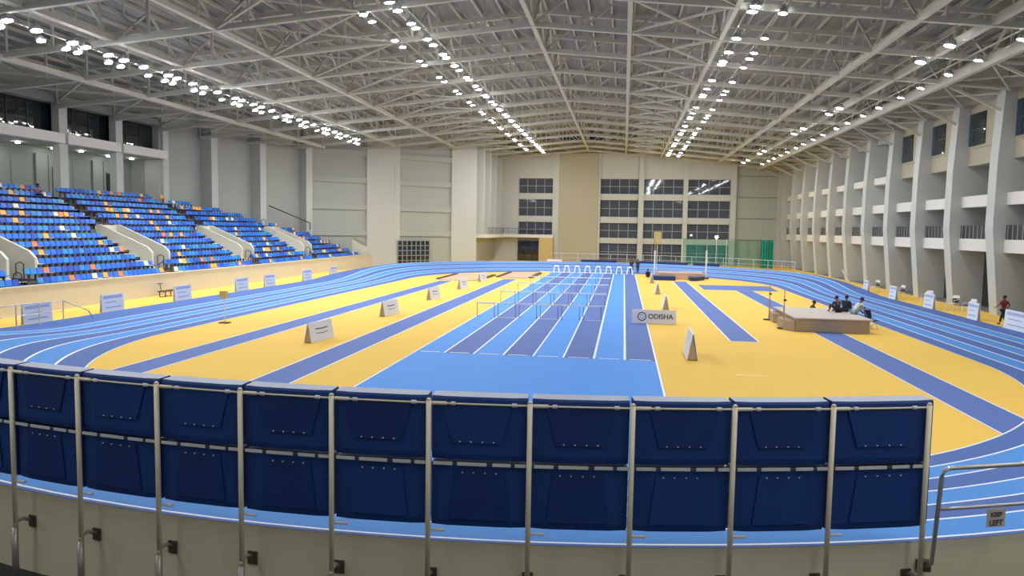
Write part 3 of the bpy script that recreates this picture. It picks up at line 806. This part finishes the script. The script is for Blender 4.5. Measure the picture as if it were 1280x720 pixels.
# ------------------------------------------------------------------ right wall
BK = 26.3
for k in range(-4, 11):
    y0, y1 = YK(k) - 1.1, YK(k)
    if k == 10: y0, y1 = 121.3, 122.4
    m = MB(); prof = [(24.35, 0), (23.75, 5.6), (23.78, 10.0), (24.0, 14.6), (BK, 14.6), (BK, 0)]
    m.prism([(x, y0, z) for x, z in prof], (0, y1 - y0, 0), M['column'])
    tag(m.build('wall_column'), 'tall kinked cream column on the right wall, %s from the camera' % ordw(k + 4), 'column')
m = MB(); m.box(29.5, 30, -12, FAR + 1, -.3, 19.5, M['wall']); m.box(24.0, 30, 20, FAR + .5, 14.6, 15.2, M['wall']); m.box(25.0, 25.4, 20, FAR, 15.0, 19.5, M['wall']); struct(m.build('wall_right'))
for k in range(-4, 10):
    a, b = YK(k), YK(k + 1) - 1.1
    near = k <= 2
    m = MB()
    m.box(24.5, BK + .1, a, b, 4.1, 4.95, M['slab'])
    m.box(24.5, BK + .1, a, b, 7.2, 8.0, M['slab'])
    if near: 
        m.box(24.75, BK, a, b, 10.2, 14.6, M['wallwarm'])
    else:
        m.box(24.5, BK + .1, a, b, 10.0, 10.65, M['slab']); m.box(24.6, BK, a, b, 13.9, 14.6, M['wall'])
    struct(m.build('trim_%d' % (10 + k + 4)))
    w = MB()
    if near:
        for z0, z1 in ((0, 4.1), (4.95, 7.2), (8.0, 10.2)): w.box(BK, BK + .1, a, b, z0, z1, M['glass'])
    else:
        w.box(BK, BK + .1, a, b, 0, 4.1, M['wall'])
        for z0, z1 in ((4.95, 7.2), (8.0, 10.0), (10.65, 13.9)): w.box(BK, BK + .1, a, b, z0, z1, M['wall'])
    struct(w.build('wall_bay_right'))
    w = MB(); w.box(24.55, 24.62, a, b, 4.95, 5.9, M['drail'])
    for t in range(9): yy = a + (b - a) * (t + .5) / 9; w.box(24.5, 24.55, yy - .03, yy + .03, 4.95, 5.92, M['mull'])
    tag(w.build('gallery_railing'), 'dark panelled railing on the first gallery, %s bay from the camera' % ordw(k + 4), 'railing')
    if near:
        w = MB(); w.box(24.68, 24.75, a + 3.1, a + 4.9, 11.6, 13.9, M['glass']); w.box(24.66, 24.7, a + 3.05, a + 4.95, 12.7, 12.76, M['drail']); struct(w.build(nextw()))
    if k <= 4 and near:
        w = MB(); w.box(24.68, 24.75, a + .3, a + 4.9, 11.4, 11.42, M['wallwarm']); w.box(24.68, 24.75, b - .8, b - .1, 11.6, 13.9, M['glassblue']); struct(w.build(nextw()))
    elif k <= 4:
        pass

# ------------------------------------------------------------------ shell behind the camera
m = MB(); m.box(-60, 45, -12.4, -12, -.4, 21, M['wall']); struct(m.build('wall_near'))
m = MB(); m.box(-50, -49.5, -12, 69, -.4, 21, M['wall']); struct(m.build('wall_side_left'))

# ------------------------------------------------------------------ roof
RX = -5.85
def chz(x): return 17.63 - .0955 * abs(x - RX)
def deckz(x): return chz(x) + 3.0
m = MB(); n = 120; rws = []
x = -50
xs = []
i = 0
while x < 45:
    xs.append((x, .0 if i % 2 == 0 else .07)); x += .38 if i % 2 else .3; i += 1
for y in (-12.5, FAR + 1.2): rws.append([(x, y, deckz(x) + dz) for x, dz in xs])
m.grid(rws, lambda j: M['deck'])
struct(m.build('ceiling'))
XN = [RX + 3.02 * j for j in range(-12, 11)]
XN[0] = -43.8
def truss_mb(kind):
    m = MB()
    xl, xr = -43.8, 24.2
    nodes = [x for x in XN if xl <= x <= xr]
    if nodes[-1] < 24: nodes.append(24.3)
    if kind == 'bottom':
        for a, b in zip(nodes, nodes[1:]): m.bar((a, 0, chz(a)), (b, 0, chz(b)), .26, .3, M['steel'])
    elif kind == 'top':
        for a, b in zip(nodes, nodes[1:]): m.bar((a, 0, chz(a) + 2.6), (b, 0, chz(b) + 2.6), .24, .26, M['steel'])
    else:
        for j, a in enumerate(nodes):
            m.bar((a, 0, chz(a)), (a, 0, chz(a) + 2.6), .14, .14, M['steel'])
            if j < len(nodes) - 1:
                b = nodes[j + 1]
                if a < RX - .1: m.bar((a, 0, chz(a) + 2.6), (b, 0, chz(b)), .13, .13, M['steel'])
                else: m.bar((a, 0, chz(a)), (b, 0, chz(b) + 2.6), .13, .13, M['steel'])
                c = (a + b) / 2
                m.bar((c, 0, (chz(a) + chz(b)) / 2 + 1.3), (c, 0, chz(c) + 2.6), .07, .07, M['steel'])
        # knee braces at the eaves
        m.bar((20.2, 0, chz(20.2)), (24.0, 0, 13.3), .16, .16, M['steel'])
        m.bar((20.2, 0, chz(20.2)), (24.0, -1.3, 14.4), .1, .1, M['steel'])
        m.bar((-36.5, 0, chz(-36.5)), (-43.6, 0, 13.9), .16, .16, M['steel'])
    return m
tp = empty('roof_truss')
for kd, nm in (('bottom', 'bottom_chord'), ('top', 'top_chord'), ('web', 'web_members')): truss_mb(kd).build(nm, tp)
TY = [YK(k) - .65 for k in range(-5, 11)]
def cut_truss(y):                              # the far trusses stop at the angled left wall
    if y <= 68: return -43.8
    for (xa, ya), (xb, yb) in zip(OUT, OUT[1:]):
        if ya <= y <= yb: return xa + (xb - xa) * (y - ya) / (yb - ya)
    return -21
for j, y in enumerate(TY):
    t = tp if j == 0 else copy_tree(tp)
    t.location = (0, y, 0)
    tag(t, 'cream steel roof truss spanning the hall, %s from the camera' % ordw(j), 'roof truss', 'roof trusses')
# longitudinal girders
def girder(x, lab, w=.22, h=.24, y0=14.0, y1=FAR, dz=0.0, web=True):
    r = empty('roof_girder', (x, 0, 0)); tag(r, lab, 'roof girder')
    m = MB(); m.bar((0, y0, chz(x) + dz), (0, y1, chz(x) + dz), w, h, M['steel']); m.build('bottom_tie', r)
    if web:
        m = MB()
        for a, b in zip(TY, TY[1:]):
            if a < y0: continue
            if b > y1: break
            c = (a + b) / 2
            m.bar((0, a, chz(x)), (0, c, chz(x) + 2.55), .12, .12, M['steel']); m.bar((0, b, chz(x)), (0, c, chz(x) + 2.55), .12, .12, M['steel'])
        m.build('web_members', r)
girder(RX, 'cream ridge girder running the length of the hall under the roof peak', .26, .26)
girder(.0, 'cream girder running lengthwise just right of the ridge', .26, .26)
girder(5.35, 'cream girder running lengthwise beside the right middle lamp row', .24, .26)
girder(14.0, 'wide cream girder running lengthwise between the two right lamp rows', .36, .3)
girder(17.4, 'cream girder carrying the upper lamps nearest the right wall', .3, .4, dz=.1, web=False)
girder(20.2, 'deep cream girder at the right eave above the columns', .3, .6, dz=-.1)
girder(-13.4, 'cream girder between the two lamp lines of the left middle row', .16, .2, dz=.8)
girder(-22.9, 'cream girder running lengthwise across the left part of the roof', .28, .28, y1=104)
girder(-29.2, 'broad cream girder above the leftmost lamp row', .5, .3, dz=.15, y1=95)
girder(-36.3, 'cream girder low over the front rows of the stand', .32, .34, dz=-.1, y1=89, web=False)
# purlins
r = empty('roof_purlins', (0, 0, 0)); tag(r, 'rows of thin lengthwise purlins right under the grey roof deck', 'purlins')
for j, x in enumerate([-43.5 + 1.51 * q for q in range(46)]):
    y1 = FAR
    m = MB(); m.bar((x, 14, chz(x) + 2.86), (x, y1, chz(x) + 2.86), .12, .22, M['steel']); m.build('purlin', r)
# horizontal bracing at bottom chord level
m = MB()
for a, b in zip(TY, TY[1:]):
    x0, x1 = .0, 5.35
    m.bar((x0, a, chz(x0)), (x1, b, chz(x1)), .13, .13, M['steel']); m.bar((x1, a, chz(x1)), (x0, b, chz(x0)), .13, .13, M['steel'])
tag(m.build('roof_bracing'), 'crossed cream braces between the girders right of the ridge', 'bracing')
m = MB()
for a, b in zip(TY, TY[1:]):
    x0, x1 = -22.9, -14.4
    m.bar((x0, b, chz(x0)), (x1, a, chz(x1)), .13, .13, M['steel']); m.bar((x0, a, chz(x0) + .3), (x1, b, chz(x1) - .1), .09, .09, M['steel'])
tag(m.build('roof_bracing'), 'slanting cream braces left of the left middle lamp row', 'bracing')
m = MB()
for a, b in zip(TY, TY[1:]):
    x0, x1 = 20.2, 24.2
    m.bar((x0, a, chz(x0)), (x1, b - .6, 14.4), .11, .11, M['steel']); m.bar((x0, b, chz(x0)), (x1, a, 14.4), .11, .11, M['steel'])
tag(m.build('roof_bracing'), 'cream braces fanning from the right eave girder to the columns', 'bracing')
m = MB()
for a, b in zip(TY, TY[1:]):
    if b > 88: break
    x0, x1 = -36.3, -43.6
    m.bar((x0, a, chz(x0) - .1), (x1, b, 14.5), .12, .12, M['steel']); m.bar((x0, b, chz(x0) - .1), (x1, a, 14.5), .12, .12, M['steel'])
tag(m.build('roof_bracing'), 'cream braces fanning out over the stand to the glazed boxes', 'bracing')

# ------------------------------------------------------------------ floodlights
def make_flood():
    r = empty('floodlight')
    m = MB(); m.hexa([(-.2, -.2, .02), (.2, -.2, .02), (.2, .2, .02), (-.2, .2, .02), (-.12, -.12, .2), (.12, -.12, .2), (.12, .12, .2), (-.12, .12, .2)], M['housing'])
    m.build('housing', r)
    m = MB(); n = 14
    top = [(.23 * math.cos(2 * PI * i / n), .23 * math.sin(2 * PI * i / n), .02) for i in range(n)]
    bot = [(.215 * math.cos(2 * PI * i / n), .215 * math.sin(2 * PI * i / n), -.05) for i in range(n)]
    rws = []
    for q in range(5):
        t = PI / 2 * q / 4
        rws.append([(.205 * math.cos(t) * math.cos(2 * PI * i / n), .205 * math.cos(t) * math.sin(2 * PI * i / n), -.04 - .05 * math.sin(t)) for i in range(n + 1)])
    m.grid(rws, lambda j: M['lens'])
    m.build('lens', r, True)
    m = MB()
    for i in range(n): m.poly([top[i], top[(i + 1) % n], bot[(i + 1) % n], bot[i]], M['housing'])
    m.build('rim', r)
    m = MB(); m.tube([(0, 0, .18), (0, 0, .42)], .02, M['housing'], 6); m.build('bracket', r)
    return r
fl = make_flood(); ff = True
def lamp(x, y, z, tilt, label, group, sc=1.0):
    global ff
    o = fl if ff else copy_tree(fl); ff = False
    o.location = (x, y, z); o.rotation_euler = (R(random.uniform(-5, 5)), R(tilt), 0); o.scale = (sc, sc, sc)
    tag(o, label, 'floodlight', group)
def lrow(x, z, ys, tilt, desc, group, sc=1.0):
    r = empty('lamp_rail', (x, 0, z)); tag(r, 'thin steel rail carrying the %s' % desc, 'lamp rail')
    m = MB(); m.bar((0, min(ys) - .6, .44 * sc), (0, max(ys) + .6, .44 * sc), .07, .06, M['steel']); m.build('rail', r)
    for i, y in enumerate(ys): lamp(x, y, z, tilt, 'bright floodlight, %s from the camera in the %s' % (ordw(i), desc), group, sc)
def seq(y0, y1, gaps):
    out = []; y = y0; i = 0
    while y < y1: out.append(y); y += gaps[i % len(gaps)]; i += 1
    return out
lrow(-30.1, 14.9, seq(34.0, 84, [1.9, 2.6, 1.0, 1.9, 1.4]), -14, 'upper line of the leftmost lamp row', 'leftmost lamp row', 1.25)
lrow(-30.6, 14.6, seq(34.1, 86, [2.7, 1.8, .9, 2.6, 1.1]), -14, 'lower line of the leftmost lamp row', 'leftmost lamp row')
lrow(-12.35, 16.75, seq(39.0, 116, [1.5, 2.6, 1.0, 2.6]), -6, 'right line of the left middle lamp row', 'left middle lamp row', 1.2)
lrow(-14.3, 16.6, seq(40.6, 112, [1.4, 4.3, 1.7, 4.0]), -6, 'left line of the left middle lamp row', 'left middle lamp row')
lrow(6.05, 16.2, seq(39.4, 116, [.9, 5.4, 3.4, 2.6]), 6, 'left line of the right middle lamp row', 'right middle lamp row', 1.2)
lrow(7.55, 16.1, seq(40.4, 117, [5.0, 3.6, 1.6, 2.6]), 6, 'right line of the right middle lamp row', 'right middle lamp row', 1.0)
lrow(16.6, 15.1, seq(43.5, 118, [4.0, 16.6, 3.2, 9.0]), 12, 'upper line of the rightmost lamp row', 'rightmost lamp row', 1.3)
lrow(18.9, 14.75, seq(41.0, 112, [4.6, 3.9, 4.3, 3.6]), 12, 'lower line of the rightmost lamp row', 'rightmost lamp row', 1.0)

for xx, zz, nm in ((-30.1, 14.9, 'leftmost'), (-13.3, 16.7, 'left middle'), (6.8, 16.2, 'right middle'), (17.6, 15.0, 'rightmost')):
    lrow(xx, zz, seq(-7, 31, [2.6]), 0, '%s lamp row overhead' % nm, '%s lamp row overhead' % nm, 1.2)

# ------------------------------------------------------------------ people
def skin_obj(name, pts, edges, radii, mt, parent, root=0, sub=1):
    me = bpy.data.meshes.new(name); bm = bmesh.new(); ly = bm.verts.layers.skin.verify()
    vs = []
    for p, r_ in zip(pts, radii):
        v = bm.verts.new(p); rr = r_ if isinstance(r_, tuple) else (r_, r_); v[ly].radius = rr; vs.append(v)
    for a, b in edges: bm.edges.new((vs[a], vs[b]))
    vs[root][ly].use_root = True
    bm.to_mesh(me); bm.free(); me.materials.append(mt)
    o = bpy.data.objects.new(name, me); col.objects.link(o); o.parent = parent
    sk = o.modifiers.new('skin', 'SKIN'); sk.use_smooth_shade = True
    if sub: sd = o.modifiers.new('sub', 'SUBSURF'); sd.levels = sub; sd.render_levels = sub
    return o
def ball(m, c, rad, mt, nu=12, nv=8, zmin=-1.0):
    c = Vector(c); rws = []
    for j in range(nv + 1):
        t = -PI / 2 + PI * j / nv
        z = max(zmin, math.sin(t))
        rws.append([c + Vector((rad[0] * math.cos(t) * math.cos(2 * PI * i / nu), rad[1] * math.cos(t) * math.sin(2 * PI * i / nu), rad[2] * z)) for i in range(nu + 1)])
    m.grid(rws, lambda j: mt)
def person(loc, rz, J, top, bottom, label, hat=None, group=None, sc=1.0):
    """J maps joint names to local points; the figure faces local -y."""
    r = empty('person', loc, rz); r.scale = (sc,) * 3; tag(r, label, 'person', group)
    V = {k: Vector(v) for k, v in J.items()}
    names = ['pelvis', 'waist', 'chest', 'neck', 'head', 'crown', 'shL', 'elL', 'wrL', 'shR', 'elR', 'wrR', 'hipL', 'knL', 'anL', 'toL', 'hipR', 'knR', 'anR', 'toR']
    rad = dict(pelvis=(.13, .1), waist=(.12, .09), chest=(.15, .1), neck=.052, head=(.085, .095), crown=(.055, .06), shL=.055, elL=.042, wrL=.028, shR=.055, elR=.042, wrR=.028,
               hipL=.085, knL=.058, anL=.038, toL=.035, hipR=.085, knR=.058, anR=.038, toR=.035)
    ed = [('pelvis', 'waist'), ('waist', 'chest'), ('chest', 'neck'), ('neck', 'head'), ('head', 'crown'), ('chest', 'shL'), ('shL', 'elL'), ('elL', 'wrL'), ('chest', 'shR'), ('shR', 'elR'), ('elR', 'wrR'),
          ('pelvis', 'hipL'), ('hipL', 'knL'), ('knL', 'anL'), ('anL', 'toL'), ('pelvis', 'hipR'), ('hipR', 'knR'), ('knR', 'anR'), ('anR', 'toR')]
    pts = [V[n] for n in names]; rr = [rad[n] for n in names]; idx = {n: i for i, n in enumerate(names)}
    E_ = [(idx[a], idx[b]) for a, b in ed]
    for s in 'LR':                              # palm, four fingers and a thumb
        w = V['wr' + s]; d = (w - V['el' + s]).normalized(); side = d.cross(Vector((0, 1, 0.2)))
        if side.length < .2: side = d.cross(Vector((1, 0, 0)))
        side.normalize(); curl = d.cross(side).normalized() * (1 if s == 'L' else 1)
        pal = w + d * .07; pts.append(pal); rr.append((.034, .018)); ip = len(pts) - 1; E_.append((idx['wr' + s], ip))
        for q, ln in zip((-1.4, -.45, .45, 1.4), (.055, .068, .072, .062)):
            k1 = pal + d * .035 + side * .02 * q; k2 = k1 + d * ln * .55 + curl * .012; k3 = k2 + d * ln * .35 + curl * .022
            pts += [k1, k2, k3]; rr += [.009, .0085, .007]; b = len(pts); E_ += [(ip, b - 3), (b - 3, b - 2), (b - 2, b - 1)]
        t1 = w + d * .035 + side * .04; t2 = t1 + d * .035 + side * .018; pts += [t1, t2]; rr += [.011, .009]; b = len(pts); E_ += [(ip, b - 2), (b - 2, b - 1)]
    skin_obj('body', pts, E_, rr, M['skin'], r)
    h = V['head']; f = Vector((0, -1, 0))
    m = MB(); ball(m, h + Vector((0, -.092, -.005)), (.014, .022, .026), M['skin'], 8, 6); m.build('nose', r, True)
    for s in (-1, 1):
        m = MB(); ball(m, h + Vector((s * .034, -.082, .025)), (.013, .01, .009), M['hair'], 8, 6); m.build('eye', r, True)
        m = MB(); ball(m, h + Vector((s * .09, .0, .0)), (.012, .022, .034), M['skin'], 8, 6); m.build('ear', r, True)
    m = MB(); ball(m, h + Vector((0, -.084, -.05)), (.026, .01, .007), M['c_pink'], 8, 6); m.build('mouth', r, True)
    m = MB(); c = (h + V['crown']) / 2 + Vector((0, .022, .03)); ball(m, c, (.102, .112, .115), M['hair'], 14, 10, -.35); m.build('hair', r, True)
    if hat is not None:
        m = MB(); ball(m, c + Vector((0, 0, .03)), (.112, .12, .1), hat, 14, 8, 0.0); m.prism([c + Vector((-.08, -.1, .03)), c + Vector((.08, -.1, .03)), c + Vector((.06, -.2, .02)), c + Vector((-.06, -.2, .02))], (0, 0, .012), hat); m.build('cap', r)
    def mid(a, b, t): return V[a] * (1 - t) + V[b] * t
    sp = [V['pelvis'] + Vector((0, 0, .02)), V['waist'], V['chest'], mid('chest', 'neck', .5), V['shL'], mid('shL', 'elL', .75), V['shR'], mid('shR', 'elR', .75)]
    skin_obj('shirt', sp, [(0, 1), (1, 2), (2, 3), (2, 4), (4, 5), (2, 6), (6, 7)], [(.155, .125), (.145, .115), (.17, .125), .075, .075, .062, .075, .062], top, r)
    tp_ = [V['pelvis'], V['hipL'], V['knL'], mid('knL', 'anL', .85), V['hipR'], V['knR'], mid('knR', 'anR', .85)]
    skin_obj('trousers', tp_, [(0, 1), (1, 2), (2, 3), (0, 4), (4, 5), (5, 6)], [(.15, .12), .1, .075, .06, .1, .075, .06], bottom, r)
    for s in 'LR':
        a, t = V['an' + s], V['to' + s]; dd = (t - a)
        skin_obj('shoe', [a + Vector((0, .02, -.03)), (a + t) / 2 + Vector((0, 0, -.015)), t + dd.normalized() * .03], [(0, 1), (1, 2)], [.045, .045, .035], M['shoe'], r)
    return r
def pose_stand(dx=0.0):
    return dict(pelvis=(0, 0, .93), waist=(0, 0, 1.08), chest=(0, .01, 1.3), neck=(0, 0, 1.47), head=(0, -.02, 1.58), crown=(0, -.01, 1.66),
                shL=(-.18, 0, 1.4), elL=(-.24, .02, 1.13), wrL=(-.24, -.06, .89), shR=(.18, 0, 1.4), elR=(.24, .02, 1.13), wrR=(.24, -.06, .89),
                hipL=(-.09, 0, .88), knL=(-.1, -.02, .49), anL=(-.1, .02, .09), toL=(-.11, -.12, .04), hipR=(.09, 0, .88), knR=(.1, -.02, .49), anR=(.1, .02, .09), toR=(.11, -.12, .04))
def pose_walk():
    p = pose_stand()
    p.update(knL=(-.1, -.22, .52), anL=(-.1, -.3, .1), toL=(-.1, -.45, .06), knR=(.1, .08, .5), anR=(.1, .4, .17), toR=(.1, .3, .05), elL=(-.27, .14, 1.17), wrL=(-.27, -.02, .98), elR=(.25, -.12, 1.16), wrR=(.24, -.3, 1.05))
    return p
def pose_sit(z=.0, lean=.0):
    return dict(pelvis=(0, 0, z + .1), waist=(0, -.03 - lean * .2, z + .25), chest=(0, -.06 - lean * .6, z + .46), neck=(0, -.1 - lean, z + .62), head=(0, -.15 - lean * 1.2, z + .73), crown=(0, -.14 - lean * 1.2, z + .81),
                shL=(-.18, -.08 - lean * .9, z + .55), elL=(-.25, -.2 - lean, z + .33), wrL=(-.15, -.4 - lean, z + .22), shR=(.18, -.08 - lean * .9, z + .55), elR=(.25, -.2 - lean, z + .33), wrR=(.15, -.4 - lean, z + .22),
                hipL=(-.1, -.04, z + .09), knL=(-.14, -.45, z + .1), anL=(-.14, -.5, z - .3), toL=(-.14, -.64, z - .35), hipR=(.1, -.04, z + .09), knR=(.14, -.45, z + .1), anR=(.14, -.5, z - .3), toR=(.14, -.64, z - .35))
def pose_floor(lean=.1):
    p = pose_sit(.04, lean)
    p.update(knL=(-.2, -.42, .44), anL=(-.14, -.6, .09), toL=(-.14, -.74, .05), knR=(.2, -.42, .44), anR=(.14, -.6, .09), toR=(.14, -.74, .05), wrL=(-.16, -.5, .42), wrR=(.16, -.5, .42))
    return p
person((21.86, 47.4, .013), R(180 + 25), pose_walk(), M['c_red'], M['c_black'], 'person in dark red top and black trousers walking along the right straight')
def pose_mat(lean=.1):                          # sitting on top of the mat with knees drawn up
    p = pose_floor(lean); return p
MT = .745
person((12.0, 44.6, MT), R(200), pose_mat(.05), M['c_dark'], M['c_black'], 'person in charcoal shirt sitting on the mat, left of the pair')
person((12.5, 45.1, MT), R(150), pose_mat(.1), M['c_black'], M['c_dark'], 'person in black shirt sitting on the mat next to the white shirt')
person((12.65, 43.9, MT), R(110), pose_mat(.28), M['c_white'], M['c_teal'], 'person in white shirt leaning forward on the edge of the mat')
def pose_squat():
    p = pose_sit(.24, .12)
    p.update(knL=(-.2, -.38, .52), anL=(-.16, -.2, .09), toL=(-.18, -.36, .05), knR=(.2, -.38, .52), anR=(.16, -.2, .09), toR=(.18, -.36, .05))
    return p
person((11.15, 47.6, .01), R(60), pose_squat(), M['c_olive'], M['c_dark'], 'person in olive shirt crouching behind the far edge of the mat')
person((1.0, 91.0, .012), R(10), pose_stand(), M['c_navy'], M['c_black'], 'person in dark clothes standing at the last sprint lane, left of two')
person((1.75, 92.0, .005), R(-30), pose_stand(), M['c_navy'], M['c_navy'], 'person in navy clothes standing beside the vault mat, right of two')
person((2.75, 85.6, .005), R(0), pose_floor(.2), M['c_black'], M['c_black'], 'person in black sitting on the floor left of the vault mat')
person((-42.9, 50.6, rz_(11) + .4), R(90), pose_sit(.06, .05), M['c_pink'], M['c_black'], 'person in pink top sitting high in the nearest seating block')

# folding chair leaning behind the mat
r = empty('folding_chair', (13.5, 43.6, .01), R(30)); tag(r, 'dark blue folding chair standing behind the right edge of the mat', 'chair')
m = MB(); m.box(-.22, .22, -.2, .2, .44, .48, M['c_navy']); m.build('seat', r)
m = MB(); m.hexa([(-.22, .2, .55), (.22, .2, .55), (.22, .24, .55), (-.22, .24, .55), (-.22, .34, 1.0), (.22, .34, 1.0), (.22, .38, 1.0), (-.22, .38, 1.0)], M['c_navy']); m.build('backrest', r)
for sx in (-.22, .22):
    for a, b in (((sx, -.25, 0), (sx, .36, 1.0)), ((sx, .3, 0), (sx, -.18, .46))):
        m = MB(); m.tube([a, b], .014, M['c_teal'], 6); m.build('leg', r)

# white chairs along the right wall
def make_chair():
    r = empty('plastic_chair')
    m = MB(); m.hexa([(-.24, -.25, .41), (.24, -.25, .41), (.22, .2, .39), (-.22, .2, .39), (-.24, -.25, .45), (.24, -.25, .45), (.22, .2, .43), (-.22, .2, .43)], M['plastic']); m.build('seat', r)
    m = MB(); m.hexa([(-.25, .24, .74), (.25, .24, .74), (.25, .3, .74), (-.25, .3, .74), (-.2, .28, .92), (.2, .28, .92), (.2, .33, .92), (-.2, .33, .92)], M['plastic']); m.build('top_rail', r)
    m = MB(); m.hexa([(-.2, .2, .46), (.2, .2, .46), (.2, .23, .46), (-.2, .23, .46), (-.21, .25, .74), (.21, .25, .74), (.21, .28, .74), (-.21, .28, .74)], M['c_dark']); m.build('back_panel', r)
    for sx in (-1, 1):
        m = MB(); m.tube([(sx * .24, .26, .7), (sx * .27, .05, .66), (sx * .27, -.2, .64), (sx * .25, -.24, .42)], .025, M['plastic'], 6); m.build('armrest', r)
        for sy in (-.22, .2):
            m = MB(); m.tube([(sx * .2, sy, .42), (sx * .25, sy * 1.2, 0.0)], [.035, .025], M['plastic'], 6); m.build('leg', r)
    return r
ch = make_chair(); first = True
for i, (x, y) in enumerate(((22.6, 53.6), (22.7, 56.4), (22.6, 60.6), (22.6, 66.4), (22.6, 72.6))):
    c = ch if first else copy_tree(ch); first = False
    c.location = (x, y, .005); c.rotation_euler = (0, 0, R(-75 + 12 * (i % 3))); c.scale = (1.15, 1.15, 1.1)
    tag(c, 'white plastic chair with dark back behind the right track boards, %s from the camera' % ORD[i], 'chair', 'chairs by the right columns')
m = MB(); m.bar((0, 0, 0.01), (-.7, .9, 1.6), .2, .04, M['plastic']); o = m.build('leaning_plank'); o.location = (22.4, 79, 0); tag(o, 'white plank leaning beside the far part of the right straight', 'plank')

# glowing ball on a pole, added as a small bright spot far right
r = empty('glow_spot', (12.2, 104.0, .01)); tag(r, 'small bright glowing ball on a pole in front of the green net', 'lamp')
m = MB(); m.tube([(0, 0, 0), (0, 0, 4.3)], .03, M['pole'], 6); m.build('pole', r)
m = MB(); ball(m, (0, -.05, 4.45), (.2, .1, .17), M['lensw'], 12, 8); m.build('glow_head', r, True)

# ------------------------------------------------------------------ camera and render look
cam = bpy.data.cameras.new('camera'); cam.sensor_width = 36; cam.lens = 36 * 950 / 1280
cam.clip_end = 400
co = bpy.data.objects.new('camera', cam); col.objects.link(co)
yaw, pitch, roll = R(8.2867), R(4.4727), R(0.95)
cy, sy = math.cos(yaw), math.sin(yaw); cpp, sp_ = math.cos(pitch), math.sin(pitch)
fw = Vector((-sy * cpp, cy * cpp, -sp_)); rt = Vector((cy, sy, 0)); up = rt.cross(fw)
r2 = rt * math.cos(roll) + up * math.sin(roll); u2 = up * math.cos(roll) - rt * math.sin(roll)
mm = Matrix(((r2.x, u2.x, -fw.x, 0), (r2.y, u2.y, -fw.y, 0), (r2.z, u2.z, -fw.z, 5.14), (0, 0, 0, 1)))
co.matrix_world = mm
scene.camera = co
w = bpy.data.worlds.new('night'); scene.world = w; w.use_nodes = True
w.node_tree.nodes['Background'].inputs[0].default_value = (.02, .03, .05, 1); w.node_tree.nodes['Background'].inputs[1].default_value = .3
vs = scene.view_settings; vs.view_transform = 'Standard'; vs.look = 'None'; vs.gamma = 1; vs.use_curve_mapping = False
vs.exposure = 0.93
scene.cycles.sample_clamp_indirect = 6
scene.cycles.max_bounces = 8
scene.cycles.diffuse_bounces = 5
scene.cycles.transparent_max_bounces = 12
scene.cycles.use_denoising = True
